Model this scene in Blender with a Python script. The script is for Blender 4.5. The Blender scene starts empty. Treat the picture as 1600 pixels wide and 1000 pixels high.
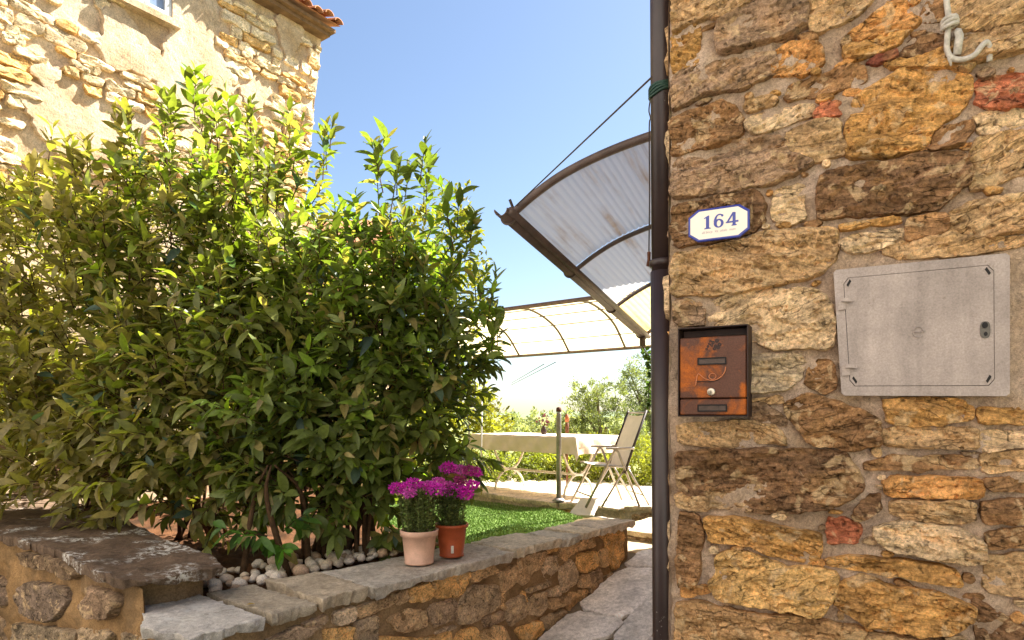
import bpy, math, random
import numpy as np
from mathutils import Vector, Matrix, noise
from mathutils.geometry import delaunay_2d_cdt

random.seed(7)
rng = np.random.default_rng(11)
R = math.radians
scene = bpy.context.scene
C = scene.collection

# ------------------------------------------------------------------ camera, sky, sun, exposure
EYE = 1.65                       # eye height over the lane, metres
FPX, CX, HZ = 1000.0, 800.0, 650.0   # focal length, principal column and horizon row used to survey the photograph
cam_data = bpy.data.cameras.new('camera')
cam = bpy.data.objects.new('camera', cam_data)
C.objects.link(cam)
cam.location = (0, 0, EYE)
cam.rotation_euler = (R(90), 0, 0)
cam_data.sensor_fit = 'HORIZONTAL'
cam_data.sensor_width = 36.0
cam_data.lens = 22.5
cam_data.shift_y = 150.0 / 1600.0
cam_data.clip_start = 0.05
cam_data.clip_end = 6000
scene.camera = cam

SUN_AZ, SUN_EL = R(62), R(50)    # azimuth clockwise from +Y (view direction), elevation
world = bpy.data.worlds.new('World')
scene.world = world
world.use_nodes = True
wn, wl = world.node_tree.nodes, world.node_tree.links
wn.clear()
sky = wn.new('ShaderNodeTexSky')
sky.sky_type = 'NISHITA'
sky.sun_disc = False
sky.sun_elevation = SUN_EL
sky.sun_rotation = SUN_AZ
sky.air_density = 1.0
sky.dust_density = 0.8
sky.ozone_density = 1.0
bg = wn.new('ShaderNodeBackground')
bg.inputs['Strength'].default_value = 0.05
wo = wn.new('ShaderNodeOutputWorld')
wl.new(sky.outputs[0], bg.inputs[0])
wl.new(bg.outputs[0], wo.inputs[0])

sun_data = bpy.data.lights.new('sun', 'SUN')
sun_data.energy = 5.0
sun_data.angle = R(0.53)
sun_data.color = (1.0, 0.95, 0.88)
sun = bpy.data.objects.new('sun', sun_data)
C.objects.link(sun)
sun_dir = Vector((math.sin(SUN_AZ) * math.cos(SUN_EL), math.cos(SUN_AZ) * math.cos(SUN_EL), math.sin(SUN_EL)))
sun.rotation_euler = sun_dir.to_track_quat('Z', 'Y').to_euler()
sun.location = (6, 6, 12)

scene.view_settings.view_transform = 'Standard'
scene.view_settings.look = 'None'
scene.view_settings.gamma = 1.0
scene.view_settings.exposure = 2.2
scene.view_settings.use_curve_mapping = False
scene.render.engine = 'CYCLES'
scene.cycles.max_bounces = 10
scene.cycles.diffuse_bounces = 6
scene.cycles.transmission_bounces = 6
scene.cycles.transparent_max_bounces = 12
scene.cycles.use_denoising = True
scene.cycles.caustics_reflective = False
scene.cycles.caustics_refractive = False


# ------------------------------------------------------------------ helpers
def lin(r, g, b):
    f = lambda c: (c / 255 / 12.92) if c / 255 <= 0.04045 else ((c / 255 + 0.055) / 1.055) ** 2.4
    return (f(r), f(g), f(b), 1.0)


def at(px, py, d):
    """a point of the surveyed photograph at distance d along the view axis"""
    return Vector(((px - CX) / FPX * d, d, EYE + (HZ - py) / FPX * d))


def tag(o, label=None, cat=None, group=None, kind=None):
    if label: o['label'] = label
    if cat: o['category'] = cat
    if group: o['group'] = group
    if kind: o['kind'] = kind
    return o


def empty(name, loc=(0, 0, 0), rz=0.0):
    o = bpy.data.objects.new(name, None)
    C.objects.link(o)
    o.location = loc
    o.rotation_euler = (0, 0, rz)
    o.empty_display_size = 0.1
    return o


def link(name, me, mat, parent=None, color=None, matrix=None):
    o = bpy.data.objects.new(name, me)
    C.objects.link(o)
    if mat is not None and len(me.materials) == 0:
        me.materials.append(mat)
    if parent is not None:
        o.parent = parent
        if matrix is None:
            o.matrix_parent_inverse = (parent_world(parent)).inverted()
    if matrix is not None:
        o.matrix_local = matrix
    if color is not None:
        o.color = color
    return o


def parent_world(p):
    m = Matrix.LocRotScale(p.location, p.rotation_euler, p.scale)
    if p.parent is not None:
        return parent_world(p.parent) @ p.matrix_parent_inverse @ m
    return m


def new_mesh(name, verts, faces, smooth=False):
    me = bpy.data.meshes.new(name)
    me.from_pydata([tuple(v) for v in verts], [], faces)
    me.update()
    if smooth:
        me.polygons.foreach_set('use_smooth', [True] * len(me.polygons))
    return me


class MB:
    """collects simple shapes into one mesh"""
    def __init__(self):
        self.v, self.f = [], []

    def add(self, verts, faces):
        o = len(self.v)
        self.v += [Vector(v) for v in verts]
        self.f += [tuple(i + o for i in f) for f in faces]
        return self

    def box(self, x0, x1, y0, y1, z0, z1, b=0.0, M=None):
        if b <= 0:
            vs = [Vector((x, y, z)) for z in (z0, z1) for y in (y0, y1) for x in (x0, x1)]
            fs = [(0, 2, 3, 1), (4, 5, 7, 6), (0, 1, 5, 4), (2, 6, 7, 3), (0, 4, 6, 2), (1, 3, 7, 5)]
        else:                       # chamfered along z, bevelled caps
            def ring(x0, x1, y0, y1, c, z):
                return [Vector(p + (z,)) for p in ((x0 + c, y0), (x1 - c, y0), (x1, y0 + c), (x1, y1 - c), (x1 - c, y1), (x0 + c, y1), (x0, y1 - c), (x0, y0 + c))]
            vs = ring(x0 + b, x1 - b, y0 + b, y1 - b, b * .5, z0) + ring(x0, x1, y0, y1, b, z0 + b) + ring(x0, x1, y0, y1, b, z1 - b) + ring(x0 + b, x1 - b, y0 + b, y1 - b, b * .5, z1)
            fs = [tuple(range(7, -1, -1)), tuple(range(24, 32))]
            for k in range(3):
                for i in range(8):
                    j = (i + 1) % 8
                    fs.append((k * 8 + i, k * 8 + j, k * 8 + 8 + j, k * 8 + 8 + i))
        if M is not None:
            vs = [M @ v for v in vs]
        return self.add(vs, fs)

    def tube(self, pts, r, n=8, cap=True, r2=None):
        pts = [Vector(p) for p in pts]
        rad = r if isinstance(r, (list, tuple)) else [r + ((r2 if r2 is not None else r) - r) * i / max(1, len(pts) - 1) for i in range(len(pts))]
        vs, fs = [], []
        t = (pts[1] - pts[0]).normalized()
        a = t.orthogonal().normalized()
        for i, p in enumerate(pts):
            if i == 0: t2 = pts[1] - pts[0]
            elif i == len(pts) - 1: t2 = pts[-1] - pts[-2]
            else: t2 = pts[i + 1] - pts[i - 1]
            if t2.length > 1e-9:
                t2.normalize()
            else:
                t2 = t
            a = (a - t2 * a.dot(t2))
            if a.length < 1e-6: a = t2.orthogonal()
            a.normalize()
            b = t2.cross(a)
            for k in range(n):
                th = 2 * math.pi * k / n
                vs.append(p + (a * math.cos(th) + b * math.sin(th)) * rad[i])
        for i in range(len(pts) - 1):
            for k in range(n):
                j = (k + 1) % n
                fs.append((i * n + k, i * n + j, (i + 1) * n + j, (i + 1) * n + k))
        if cap:
            fs.append(tuple(range(n - 1, -1, -1)))
            fs.append(tuple((len(pts) - 1) * n + k for k in range(n)))
        return self.add(vs, fs)

    def lathe(self, prof, n=32, M=None):
        vs, fs = [], []
        for (r, z) in prof:
            for k in range(n):
                th = 2 * math.pi * k / n
                vs.append(Vector((r * math.cos(th), r * math.sin(th), z)))
        for i in range(len(prof) - 1):
            for k in range(n):
                j = (k + 1) % n
                fs.append((i * n + k, i * n + j, (i + 1) * n + j, (i + 1) * n + k))
        if M is not None:
            vs = [M @ v for v in vs]
        return self.add(vs, fs)

    def prism(self, poly, z0, z1, M=None):
        n = len(poly)
        vs = [Vector((p[0], p[1], z0)) for p in poly] + [Vector((p[0], p[1], z1)) for p in poly]
        fs = [tuple(range(n - 1, -1, -1)), tuple(range(n, 2 * n))]
        for i in range(n):
            j = (i + 1) % n
            fs.append((i, j, n + j, n + i))
        if M is not None:
            vs = [M @ v for v in vs]
        return self.add(vs, fs)

    def build(self, name, mat, parent=None, smooth=False, color=None, matrix=None):
        return link(name, new_mesh(name, self.v, self.f, smooth), mat, parent, color, matrix)


def smooth_by_angle(o, ang=40):
    me = o.data
    me.polygons.foreach_set('use_smooth', [True] * len(me.polygons))
    try:
        me.set_sharp_from_angle(angle=R(ang))
    except Exception:
        pass
    return o


def fbm(x, y, z, o=4):
    return noise.fractal(Vector((x, y, z)), 0.9, 2.1, o)


def spline(pts, n):
    """Catmull-Rom through points"""
    pts = [Vector(p) for p in pts]
    q = [pts[0] * 2 - pts[1]] + pts + [pts[-1] * 2 - pts[-2]]
    out = []
    for i in range(1, len(q) - 2):
        for k in range(n):
            t = k / n
            a, b, c, d = q[i - 1], q[i], q[i + 1], q[i + 2]
            out.append(0.5 * ((2 * b) + (c - a) * t + (2 * a - 5 * b + 4 * c - d) * t * t + (3 * b - a - 3 * c + d) * t ** 3))
    out.append(pts[-1])
    return out


# ------------------------------------------------------------------ materials
class NT:
    def __init__(self, name):
        self.m = bpy.data.materials.new(name)
        self.m.use_nodes = True
        self.n, self.l = self.m.node_tree.nodes, self.m.node_tree.links
        self.n.clear()
        self.out = self.n.new('ShaderNodeOutputMaterial')

    def node(self, t, **kw):
        n = self.n.new(t)
        for k, v in kw.items():
            setattr(n, k, v)
        return n

    def put(self, sock, v):
        if hasattr(v, 'links'):
            self.l.new(v, sock)
        else:
            sock.default_value = v

    def coords(self, rand=True, obj=True, scale=None, rot=None):
        tc = self.node('ShaderNodeTexCoord')
        v = tc.outputs['Object' if obj else 'Generated']
        if rand:
            oi = self.node('ShaderNodeObjectInfo')
            a = self.node('ShaderNodeVectorMath', operation='SCALE')
            cx = self.node('ShaderNodeCombineXYZ')
            for i, k in enumerate((37.0, 91.0, 53.0)):
                m = self.math('MULTIPLY', oi.outputs['Random'], k)
                self.l.new(m, cx.inputs[i])
            b = self.node('ShaderNodeVectorMath', operation='ADD')
            self.l.new(v, b.inputs[0]); self.l.new(cx.outputs[0], b.inputs[1])
            v = b.outputs[0]
        if scale or rot:
            mp = self.node('ShaderNodeMapping')
            self.l.new(v, mp.inputs['Vector'])
            if scale: mp.inputs['Scale'].default_value = scale
            if rot: mp.inputs['Rotation'].default_value = rot
            v = mp.outputs[0]
        return v

    def noise(self, vec, scale, detail=5, rough=0.55, dist=0.0):
        n = self.node('ShaderNodeTexNoise')
        self.l.new(vec, n.inputs['Vector'])
        n.inputs['Scale'].default_value = scale
        n.inputs['Detail'].default_value = detail
        n.inputs['Roughness'].default_value = rough
        n.inputs['Distortion'].default_value = dist
        return n.outputs['Fac']

    def voro(self, vec, scale, feature='F1', out='Distance'):
        n = self.node('ShaderNodeTexVoronoi', feature=feature)
        self.l.new(vec, n.inputs['Vector'])
        n.inputs['Scale'].default_value = scale
        return n.outputs[out]

    def ramp(self, fac, lo, hi, a=0.0, b=1.0):
        n = self.node('ShaderNodeMapRange')
        n.clamp = True
        self.put(n.inputs[0], fac)
        n.inputs[1].default_value, n.inputs[2].default_value = lo, hi
        n.inputs[3].default_value, n.inputs[4].default_value = a, b
        return n.outputs[0]

    def math(self, op, a, b=0.0):
        n = self.node('ShaderNodeMath', operation=op)
        self.put(n.inputs[0], a); self.put(n.inputs[1], b)
        return n.outputs[0]

    def mix(self, fac, a, b, blend='MIX'):
        n = self.node('ShaderNodeMix', data_type='RGBA', blend_type=blend)
        self.put(n.inputs[0], fac); self.put(n.inputs[6], a); self.put(n.inputs[7], b)
        return n.outputs[2]

    def mulv(self, col, val):
        n = self.node('ShaderNodeMix', data_type='RGBA', blend_type='MULTIPLY')
        n.inputs[0].default_value = 1.0
        self.put(n.inputs[6], col)
        c = self.node('ShaderNodeCombineColor')
        for i in range(3): self.put(c.inputs[i], val)
        self.l.new(c.outputs[0], n.inputs[7])
        return n.outputs[2]

    def bump(self, h, strength=0.5, dist=0.01, normal=None):
        n = self.node('ShaderNodeBump')
        n.inputs['Strength'].default_value = strength
        n.inputs['Distance'].default_value = dist
        self.l.new(h, n.inputs['Height'])
        if normal is not None: self.l.new(normal, n.inputs['Normal'])
        return n.outputs[0]

    def bsdf(self, color, rough=0.8, metal=0.0, spec=0.3, normal=None, **kw):
        b = self.node('ShaderNodeBsdfPrincipled')
        self.put(b.inputs['Base Color'], color)
        self.put(b.inputs['Roughness'], rough)
        self.put(b.inputs['Metallic'], metal)
        b.inputs['Specular IOR Level'].default_value = spec
        if normal is not None: self.l.new(normal, b.inputs['Normal'])
        for k, v in kw.items(): self.put(b.inputs[k], v)
        return b

    def done(self, sh):
        self.l.new(sh.outputs[0] if hasattr(sh, 'outputs') else sh, self.out.inputs['Surface'])
        return self.m


M = {}


def mat_stone(name, strata=(5, 5, 34), blot=(0.32, 0.175, 0.07, 1), blot_amt=0.45, dark_amt=0.75, bump=0.7):
    t = NT(name)
    oi = t.node('ShaderNodeObjectInfo')
    col = oi.outputs['Color']
    v = t.coords()
    big = t.noise(v, 7.0, 6, 0.6)
    mid = t.noise(v, 19.0, 6, 0.62, 0.4)
    rm = t.node('ShaderNodeMapping'); t.l.new(v, rm.inputs['Vector'])
    rc = t.node('ShaderNodeCombineXYZ'); t.l.new(t.ramp(oi.outputs['Random'], 0, 1, -0.35, 0.5), rc.inputs[1]); t.l.new(rc.outputs[0], rm.inputs['Rotation'])
    sm = t.node('ShaderNodeMapping'); t.l.new(rm.outputs[0], sm.inputs['Vector']); sm.inputs['Scale'].default_value = strata
    st = t.noise(sm.outputs[0], 1.3, 8, 0.72, 0.8)
    fine = t.noise(v, 95.0, 6, 0.72)
    grain = t.noise(v, 520.0, 2, 0.6)
    c = t.mix(t.ramp(t.noise(v, 11.0, 5, 0.6, 0.5), 0.52, 0.64, 0, blot_amt), col, blot)
    c = t.mix(t.ramp(mid, 0.52, 0.72, 0, 0.55), c, t.mulv(col, 1.55))
    c = t.mulv(c, t.ramp(st, 0.32, 0.62, 1 - dark_amt * 0.72, 1.45))
    c = t.mulv(c, t.ramp(big, 0.28, 0.55, 1 - dark_amt * 0.5, 1.22))
    c = t.mulv(c, t.ramp(fine, 0.32, 0.60, 0.5, 1.4))
    pit = t.ramp(t.noise(v, 60.0, 3, 0.5), 0.30, 0.40, 0.35, 1.0)
    c = t.mulv(c, pit)
    pale = t.ramp(t.noise(v, 15.0, 4, 0.55, 0.8), 0.57, 0.62, 0, 0.6)
    c = t.mix(pale, c, t.mulv(lin(214, 182, 138), t.ramp(fine, 0.3, 0.6, 0.55, 1.1)))
    wv = t.node('ShaderNodeVectorMath', operation='ADD'); t.l.new(sm.outputs[0], wv.inputs[0])
    nz = t.node('ShaderNodeTexNoise'); t.l.new(v, nz.inputs['Vector']); nz.inputs['Scale'].default_value = 14; t.l.new(nz.outputs['Color'], wv.inputs[1])
    crack = t.ramp(t.voro(wv.outputs[0], 1.1, 'DISTANCE_TO_EDGE'), 0.0, 0.035, 0.0, 1.0)
    ckm = t.ramp(t.noise(v, 10, 3, 0.5), 0.46, 0.56)
    crack = t.math('MAXIMUM', crack, t.math('SUBTRACT', 1.0, ckm))
    c = t.mulv(c, t.ramp(crack, 0, 1, 0.38, 1.0))
    c = t.mulv(c, t.ramp(grain, 0.3, 0.65, 0.8, 1.25))
    h = t.math('ADD', t.math('MULTIPLY', st, 1.0), t.math('MULTIPLY', fine, 0.35))
    h = t.math('ADD', h, t.math('MULTIPLY', mid, 0.5))
    h = t.math('ADD', h, t.math('MULTIPLY', pit, 0.25))
    h = t.math('ADD', h, t.math('MULTIPLY', crack, 0.35))
    n = t.bump(h, bump, 0.022)
    n = t.bump(grain, 0.35, 0.003, n)
    return t.done(t.bsdf(c, 0.92, spec=0.12, normal=n))


def mat_mortar(name, col, dark, scale=1.0, bump=0.5):
    t = NT(name)
    v = t.coords(rand=False)
    a = t.noise(v, 5 * scale, 6, 0.6)
    b = t.noise(v, 40 * scale, 6, 0.65)
    g = t.noise(v, 380 * scale, 3, 0.65)
    m2 = t.noise(v, 120 * scale, 5, 0.75)
    c = t.mix(t.ramp(a, 0.4, 0.66), col, dark)
    c = t.mulv(c, t.ramp(m2, 0.3, 0.55, 0.65, 1.2))
    c = t.mulv(c, t.ramp(b, 0.3, 0.62, 0.75, 1.28))
    c = t.mulv(c, t.ramp(g, 0.3, 0.6, 0.75, 1.2))
    h = t.math('ADD', t.math('ADD', b, t.math('MULTIPLY', m2, 0.6)), t.math('MULTIPLY', g, 0.25))
    return t.done(t.bsdf(c, 0.95, spec=0.1, normal=t.bump(h, bump, 0.012)))


def mat_slab(name, lichen=0.0):
    t = NT(name)
    oi = t.node('ShaderNodeObjectInfo')
    v = t.coords()
    a = t.noise(v, 6, 7, 0.62)
    b = t.noise(v, 38, 7, 0.68)
    g = t.noise(v, 260, 4, 0.7)
    c = t.mulv(oi.outputs['Color'], t.ramp(a, 0.3, 0.68, 0.72, 1.35))
    c = t.mulv(c, t.ramp(b, 0.3, 0.66, 0.68, 1.32))
    c = t.mulv(c, t.ramp(g, 0.3, 0.62, 0.66, 1.25))
    if lichen > 0:
        geo = t.node('ShaderNodeNewGeometry')
        sx = t.node('ShaderNodeSeparateXYZ'); t.l.new(geo.outputs['Position'], sx.inputs[0])
        p = t.coords(rand=False)
        patch = t.ramp(t.noise(p, 3.2, 3, 0.5), 0.52, 0.60)
        spk = t.ramp(t.noise(t.coords(rand=False, scale=(16, 34, 30), rot=(0, 0, 0.65)), 1.6, 6, 0.75), 0.50, 0.56)
        c = t.mix(t.math('MULTIPLY', t.math('MULTIPLY', patch, spk), lichen), c, lin(205, 200, 190))
    h = t.math('ADD', t.math('MULTIPLY', a, 0.8), t.math('ADD', t.math('MULTIPLY', b, 0.5), t.math('MULTIPLY', g, 0.2)))
    return t.done(t.bsdf(c, 0.9, spec=0.15, normal=t.bump(h, 0.55, 0.016)))


def mat_simple(name, col, rough=0.6, metal=0.0, spec=0.4, var=0.25, scale=12, bump=0.15, fine=180):
    t = NT(name)
    v = t.coords()
    a = t.noise(v, scale, 5, 0.6)
    g = t.noise(v, fine, 3, 0.6)
    c = t.mulv(col, t.ramp(a, 0.3, 0.7, 1 - var, 1 + var))
    c = t.mulv(c, t.ramp(g, 0.3, 0.7, 1 - var * .5, 1 + var * .4))
    return t.done(t.bsdf(c, rough, metal, spec, t.bump(t.math('ADD', a, t.math('MULTIPLY', g, 0.3)), bump, 0.006)))


def mat_leaf(name, trans=0.35, rough=0.42, spec=0.45, attr=True, col=(0.06, 0.1, 0.02, 1), tint=(1.5, 1.5, 0.5)):
    t = NT(name)
    if attr:
        a = t.node('ShaderNodeAttribute'); a.attribute_name = 'leaf_colour'
        col = a.outputs['Color']
    v = t.coords(rand=False)
    c = t.mulv(col, t.ramp(t.noise(v, 45, 3, 0.6), 0.3, 0.7, 0.75, 1.2))
    b = t.bsdf(c, rough, spec=spec)
    tr = t.node('ShaderNodeBsdfTranslucent')
    cc = t.node('ShaderNodeMix', data_type='RGBA', blend_type='MULTIPLY'); cc.inputs[0].default_value = 1
    t.put(cc.inputs[6], c); cc.inputs[7].default_value = tint + (1,)
    t.l.new(cc.outputs[2], tr.inputs[0])
    mx = t.node('ShaderNodeMixShader'); mx.inputs[0].default_value = trans
    t.l.new(b.outputs[0], mx.inputs[1]); t.l.new(tr.outputs[0], mx.inputs[2])
    return t.done(mx)


def mat_sheet(name, col, trans, stain, streak_scale, clear=0.25, rough=0.35):
    """translucent corrugated plastic"""
    t = NT(name)
    v0 = t.coords(rand=False, rot=(0, 0, R(26.2)))
    mp = t.node('ShaderNodeMapping'); t.l.new(v0, mp.inputs['Vector']); mp.inputs['Scale'].default_value = streak_scale
    s = t.noise(mp.outputs[0], 1.0, 6, 0.65)
    s2 = t.noise(t.coords(rand=False), 3.0, 5, 0.6)
    c = t.mix(t.math('MULTIPLY', t.ramp(s, 0.5, 0.68), t.ramp(s2, 0.35, 0.6)), col, stain)
    b = t.bsdf(c, rough, spec=0.3)
    tr = t.node('ShaderNodeBsdfTranslucent'); t.l.new(c, tr.inputs[0])
    mx = t.node('ShaderNodeMixShader'); mx.inputs[0].default_value = trans
    t.l.new(b.outputs[0], mx.inputs[1]); t.l.new(tr.outputs[0], mx.inputs[2])
    tp = t.node('ShaderNodeBsdfTransparent'); t.l.new(c, tp.inputs[0])
    m2 = t.node('ShaderNodeMixShader'); m2.inputs[0].default_value = clear
    t.l.new(mx.outputs[0], m2.inputs[1]); t.l.new(tp.outputs[0], m2.inputs[2])
    return t.done(m2)


M['stone'] = mat_stone('rubble_stone')
M['stone_garden'] = mat_stone('garden_wall_stone', strata=(7, 7, 12), blot=(0.29, 0.20, 0.11, 1), blot_amt=0.4, dark_amt=0.6, bump=0.6)
M['stone_far'] = mat_stone('farmhouse_stone', strata=(6, 6, 18), blot=(0.60, 0.42, 0.19, 1), blot_amt=0.25, dark_amt=0.35, bump=0.6)
M['mortar'] = mat_mortar('lime_mortar', lin(178, 155, 134), lin(152, 128, 104), 1.0, 0.9)
M['mortar_ochre'] = mat_mortar('ochre_mortar', lin(150, 118, 80), lin(112, 90, 64))
M['mortar_garden'] = mat_mortar('garden_mortar', lin(146, 120, 88), lin(112, 88, 62))
M['plaster_far'] = mat_mortar('weathered_plaster', lin(188, 168, 142), lin(160, 134, 102), 0.6, 0.9)
M['plaster_white'] = mat_mortar('pale_plaster', lin(176, 174, 172), lin(160, 156, 152), 0.4, 0.4)
M['slab'] = mat_slab('sandstone_slab')
M['slab_lichen'] = mat_slab('lichen_slab', 0.95)
M['soil'] = mat_mortar('leaf_litter_soil', lin(92, 62, 40), lin(54, 38, 26), 1.2, 0.9)
M['turf_back'] = mat_simple('turf_backing', lin(70, 92, 40), 0.9, 0.0, 0.1, 0.3, 20, 0.2)
M['far_wood'] = mat_mortar('far_woodland', lin(112, 120, 92), lin(86, 98, 70), 0.02, 0.5)
M['joint'] = mat_mortar('paving_joint', lin(120, 108, 92), lin(92, 80, 66), 1.0, 0.5)
M['ground'] = mat_mortar('dry_ground', lin(132, 134, 84), lin(98, 108, 56), 0.25, 0.5)
def mat_pipe():
    t = NT('brown_painted_pipe')
    v = t.coords(rand=False)
    c = t.mulv(lin(50, 36, 33), t.ramp(t.noise(v, 9, 5, 0.6), .3, .7, .75, 1.25))
    sx = t.node('ShaderNodeSeparateXYZ'); t.l.new(v, sx.inputs[0])
    low = t.ramp(sx.outputs[2], 0.75, 1.12, 0.54, 0.71)       # flaked whitewash splashes near the foot
    sp = t.node('ShaderNodeMath', operation='GREATER_THAN'); t.l.new(t.noise(v, 70, 5, 0.75), sp.inputs[0]); t.l.new(low, sp.inputs[1])
    c = t.mix(t.math('MULTIPLY', sp.outputs[0], 0.7), c, lin(176, 170, 160))
    gs = t.ramp(t.noise(t.coords(rand=False, scale=(8, 8, 22)), 1.0, 4, 0.6), .60, .66, 0, .7)
    gs = t.math('MULTIPLY', gs, t.ramp(sx.outputs[2], 0.95, 1.05, 1, 0))
    c = t.mix(gs, c, lin(70, 92, 66))
    return t.done(t.bsdf(c, 0.42, 0.0, 0.5))


M['pipe'] = mat_pipe()
M['gutter'] = mat_simple('brown_gutter', lin(92, 76, 68), 0.55, 0.0, 0.4, 0.3, 9, 0.1)
M['frame_grey'] = mat_simple('grey_awning_frame', lin(96, 84, 76), 0.5, 0.2, 0.4, 0.25)
M['alu'] = mat_simple('worn_aluminium', lin(168, 158, 146), 0.38, 0.7, 0.5, 0.2)
M['galv'] = mat_simple('galvanised_post', lin(150, 143, 135), 0.5, 0.4, 0.4, 0.25)
M['iron_white'] = mat_simple('pale_painted_iron', lin(205, 198, 185), 0.5, 0.1, 0.4, 0.15)
M['cloth'] = mat_simple('cream_tablecloth', lin(232, 212, 186), 0.9, 0.0, 0.1, 0.06)
M['sling'] = mat_simple('cream_sling_fabric', lin(225, 214, 196), 0.85, 0.0, 0.1, 0.06)
M['dark_plastic'] = mat_simple('dark_trim', lin(58, 46, 40), 0.5, 0.0, 0.4, 0.2)
M['pale_slab'] = mat_simple('pale_limestone', lin(236, 226, 205), 0.8, 0.0, 0.2, 0.1)
M['terrace'] = mat_slab('terrace_paving')
M['pot_pink'] = mat_simple('pale_pink_plastic', lin(214, 172, 148), 0.6, 0.0, 0.3, 0.16, 14, 0.05)
M['pot_terra'] = mat_simple('terracotta_plastic', lin(172, 84, 48), 0.55, 0.0, 0.35, 0.22, 14, 0.05)
M['white_clip'] = mat_simple('white_plastic', lin(226, 220, 208), 0.5)
M['bark'] = mat_simple('bark', lin(78, 58, 40), 0.9, 0.0, 0.1, 0.4, 30, 0.6)
M['olive_bark'] = mat_simple('olive_bark', lin(120, 108, 92), 0.9, 0.0, 0.1, 0.35, 30, 0.6)
M['laurel'] = mat_leaf('laurel_leaf', 0.48, 0.45, 0.4, tint=(1.3, 1.5, 0.42))
M['tree_leaf'] = mat_leaf('tree_leaf', 0.45, 0.6, 0.25)
M['herb'] = mat_leaf('herb_leaf', 0.35, 0.55, 0.3)
M['petal'] = mat_leaf('magenta_petal', 0.4, 0.6, 0.2, tint=(1.2, 0.6, 1.2))
M['pebble'] = mat_slab('pale_pebble')
M['tile'] = mat_simple('roof_tile', lin(172, 120, 84), 0.85, 0.0, 0.2, 0.35, 6, 0.3)
M['eave'] = mat_simple('weathered_eave', lin(122, 96, 72), 0.85, 0.0, 0.2, 0.35, 10, 0.4)
M['cab'] = mat_simple('aged_grp_cabinet', lin(164, 150, 142), 0.8, 0.0, 0.2, 0.16, 6, 0.15, 200)
def mat_cabinet():
    t = NT('aged_grp_cabinet')
    v = t.coords(rand=False)
    c = t.mulv(lin(166, 152, 144), t.ramp(t.noise(v, 5, 6, .65), .3, .7, .74, 1.2))
    c = t.mulv(c, t.ramp(t.noise(t.coords(rand=False, scale=(26, 26, 2.2)), 1, 5, .6), .35, .7, 1.08, .84))
    c = t.mulv(c, t.ramp(t.noise(v, 210, 4, .7), .3, .65, .8, 1.14))
    c = t.mix(t.ramp(t.noise(v, 34, 5, .7), .64, .72, 0, .5), c, lin(112, 96, 84))
    return t.done(t.bsdf(c, .8, 0, .2, t.bump(t.noise(v, 260, 4, .7), .3, .003)))


M['cab'] = mat_cabinet()
M['cab_dark'] = mat_simple('grey_lock_plate', lin(96, 90, 82), 0.5, 0.2, 0.4, 0.15)
M['plate_dark'] = mat_simple('smoked_name_plate', lin(78, 62, 54), 0.4, 0.0, 0.4, 0.3, 60, 0.05)
M['black'] = mat_simple('black_rubber', lin(26, 22, 20), 0.6, 0.0, 0.3, 0.2)
M['enamel_white'] = mat_simple('cream_glaze', lin(238, 226, 210), 0.22, 0.0, 0.5, 0.04, 8, 0.01)
M['enamel_blue'] = mat_simple('cobalt_glaze', lin(58, 68, 150), 0.25, 0.0, 0.5, 0.1, 30, 0.02)
M['text_grey'] = mat_simple('faded_glaze_text', lin(150, 130, 140), 0.4, 0.0, 0.4, 0.1)
M['rope'] = mat_simple('weathered_rope', lin(186, 178, 166), 0.9, 0.0, 0.1, 0.25, 60, 0.5)
M['green_tape'] = mat_simple('dark_green_tie', lin(34, 62, 50), 0.5)
M['chrome'] = mat_simple('nickel_lock', lin(190, 178, 160), 0.3, 0.8, 0.5, 0.1)
M['glass'] = mat_simple('window_pane', lin(120, 136, 160), 0.12, 0.0, 0.8, 0.12, 3, 0.02)
M['win_frame'] = mat_simple('pale_window_frame', lin(205, 205, 200), 0.5)
M['wood_dark'] = mat_simple('dark_wood', lin(92, 58, 40), 0.7, 0.0, 0.2, 0.35, 25, 0.4)
M['orange'] = mat_simple('orange_cap', lin(150, 84, 48), 0.6)
M['sheet_clear'] = mat_sheet('ribbed_polycarbonate', lin(218, 216, 212), 0.7, lin(186, 160, 134), (16, 0.7, 4), 0.16)
M['sheet_cream'] = mat_sheet('cream_polycarbonate', lin(246, 228, 186), 0.6, lin(214, 186, 130), (4, 4, 4), 0.12)
M['sheet_yellow'] = mat_sheet('yellowed_polycarbonate', lin(236, 214, 150), 0.75, lin(200, 160, 100), (16, 0.7, 4), 0.2)


def mat_rust():
    t = NT('rusted_copper_paint')
    v = t.coords(rand=False)
    a = t.noise(v, 9, 6, 0.62, 0.6)
    b = t.noise(v, 34, 6, 0.7)
    g = t.noise(v, 240, 4, 0.7)
    c = t.mix(t.ramp(a, 0.50, 0.64), lin(94, 58, 42), lin(176, 94, 30))
    c = t.mix(t.ramp(b, 0.56, 0.72, 0, 0.6), c, lin(66, 40, 32))
    c = t.mulv(c, t.ramp(g, 0.3, 0.65, 0.65, 1.15))
    return t.done(t.bsdf(c, t.ramp(a, 0.4, 0.6, 0.42, 0.75), 0.15, 0.4, t.bump(t.math('ADD', b, t.math('MULTIPLY', g, .4)), 0.2, 0.004)))


M['rust'] = mat_rust()
M['rust_dark'] = mat_simple('dark_rusted_steel', lin(52, 34, 28), 0.6, 0.1, 0.4, 0.35, 30, 0.2)
M['copper_line'] = mat_simple('embossed_copper', lin(190, 118, 78), 0.45, 0.3, 0.4, 0.2)


def mat_lawn():
    t = NT('artificial_turf')
    a = t.node('ShaderNodeAttribute'); a.attribute_name = 'leaf_colour'
    b = t.bsdf(a.outputs['Color'], 0.7, spec=0.2)
    return t.done(b)


M['lawn'] = mat_lawn()

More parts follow.
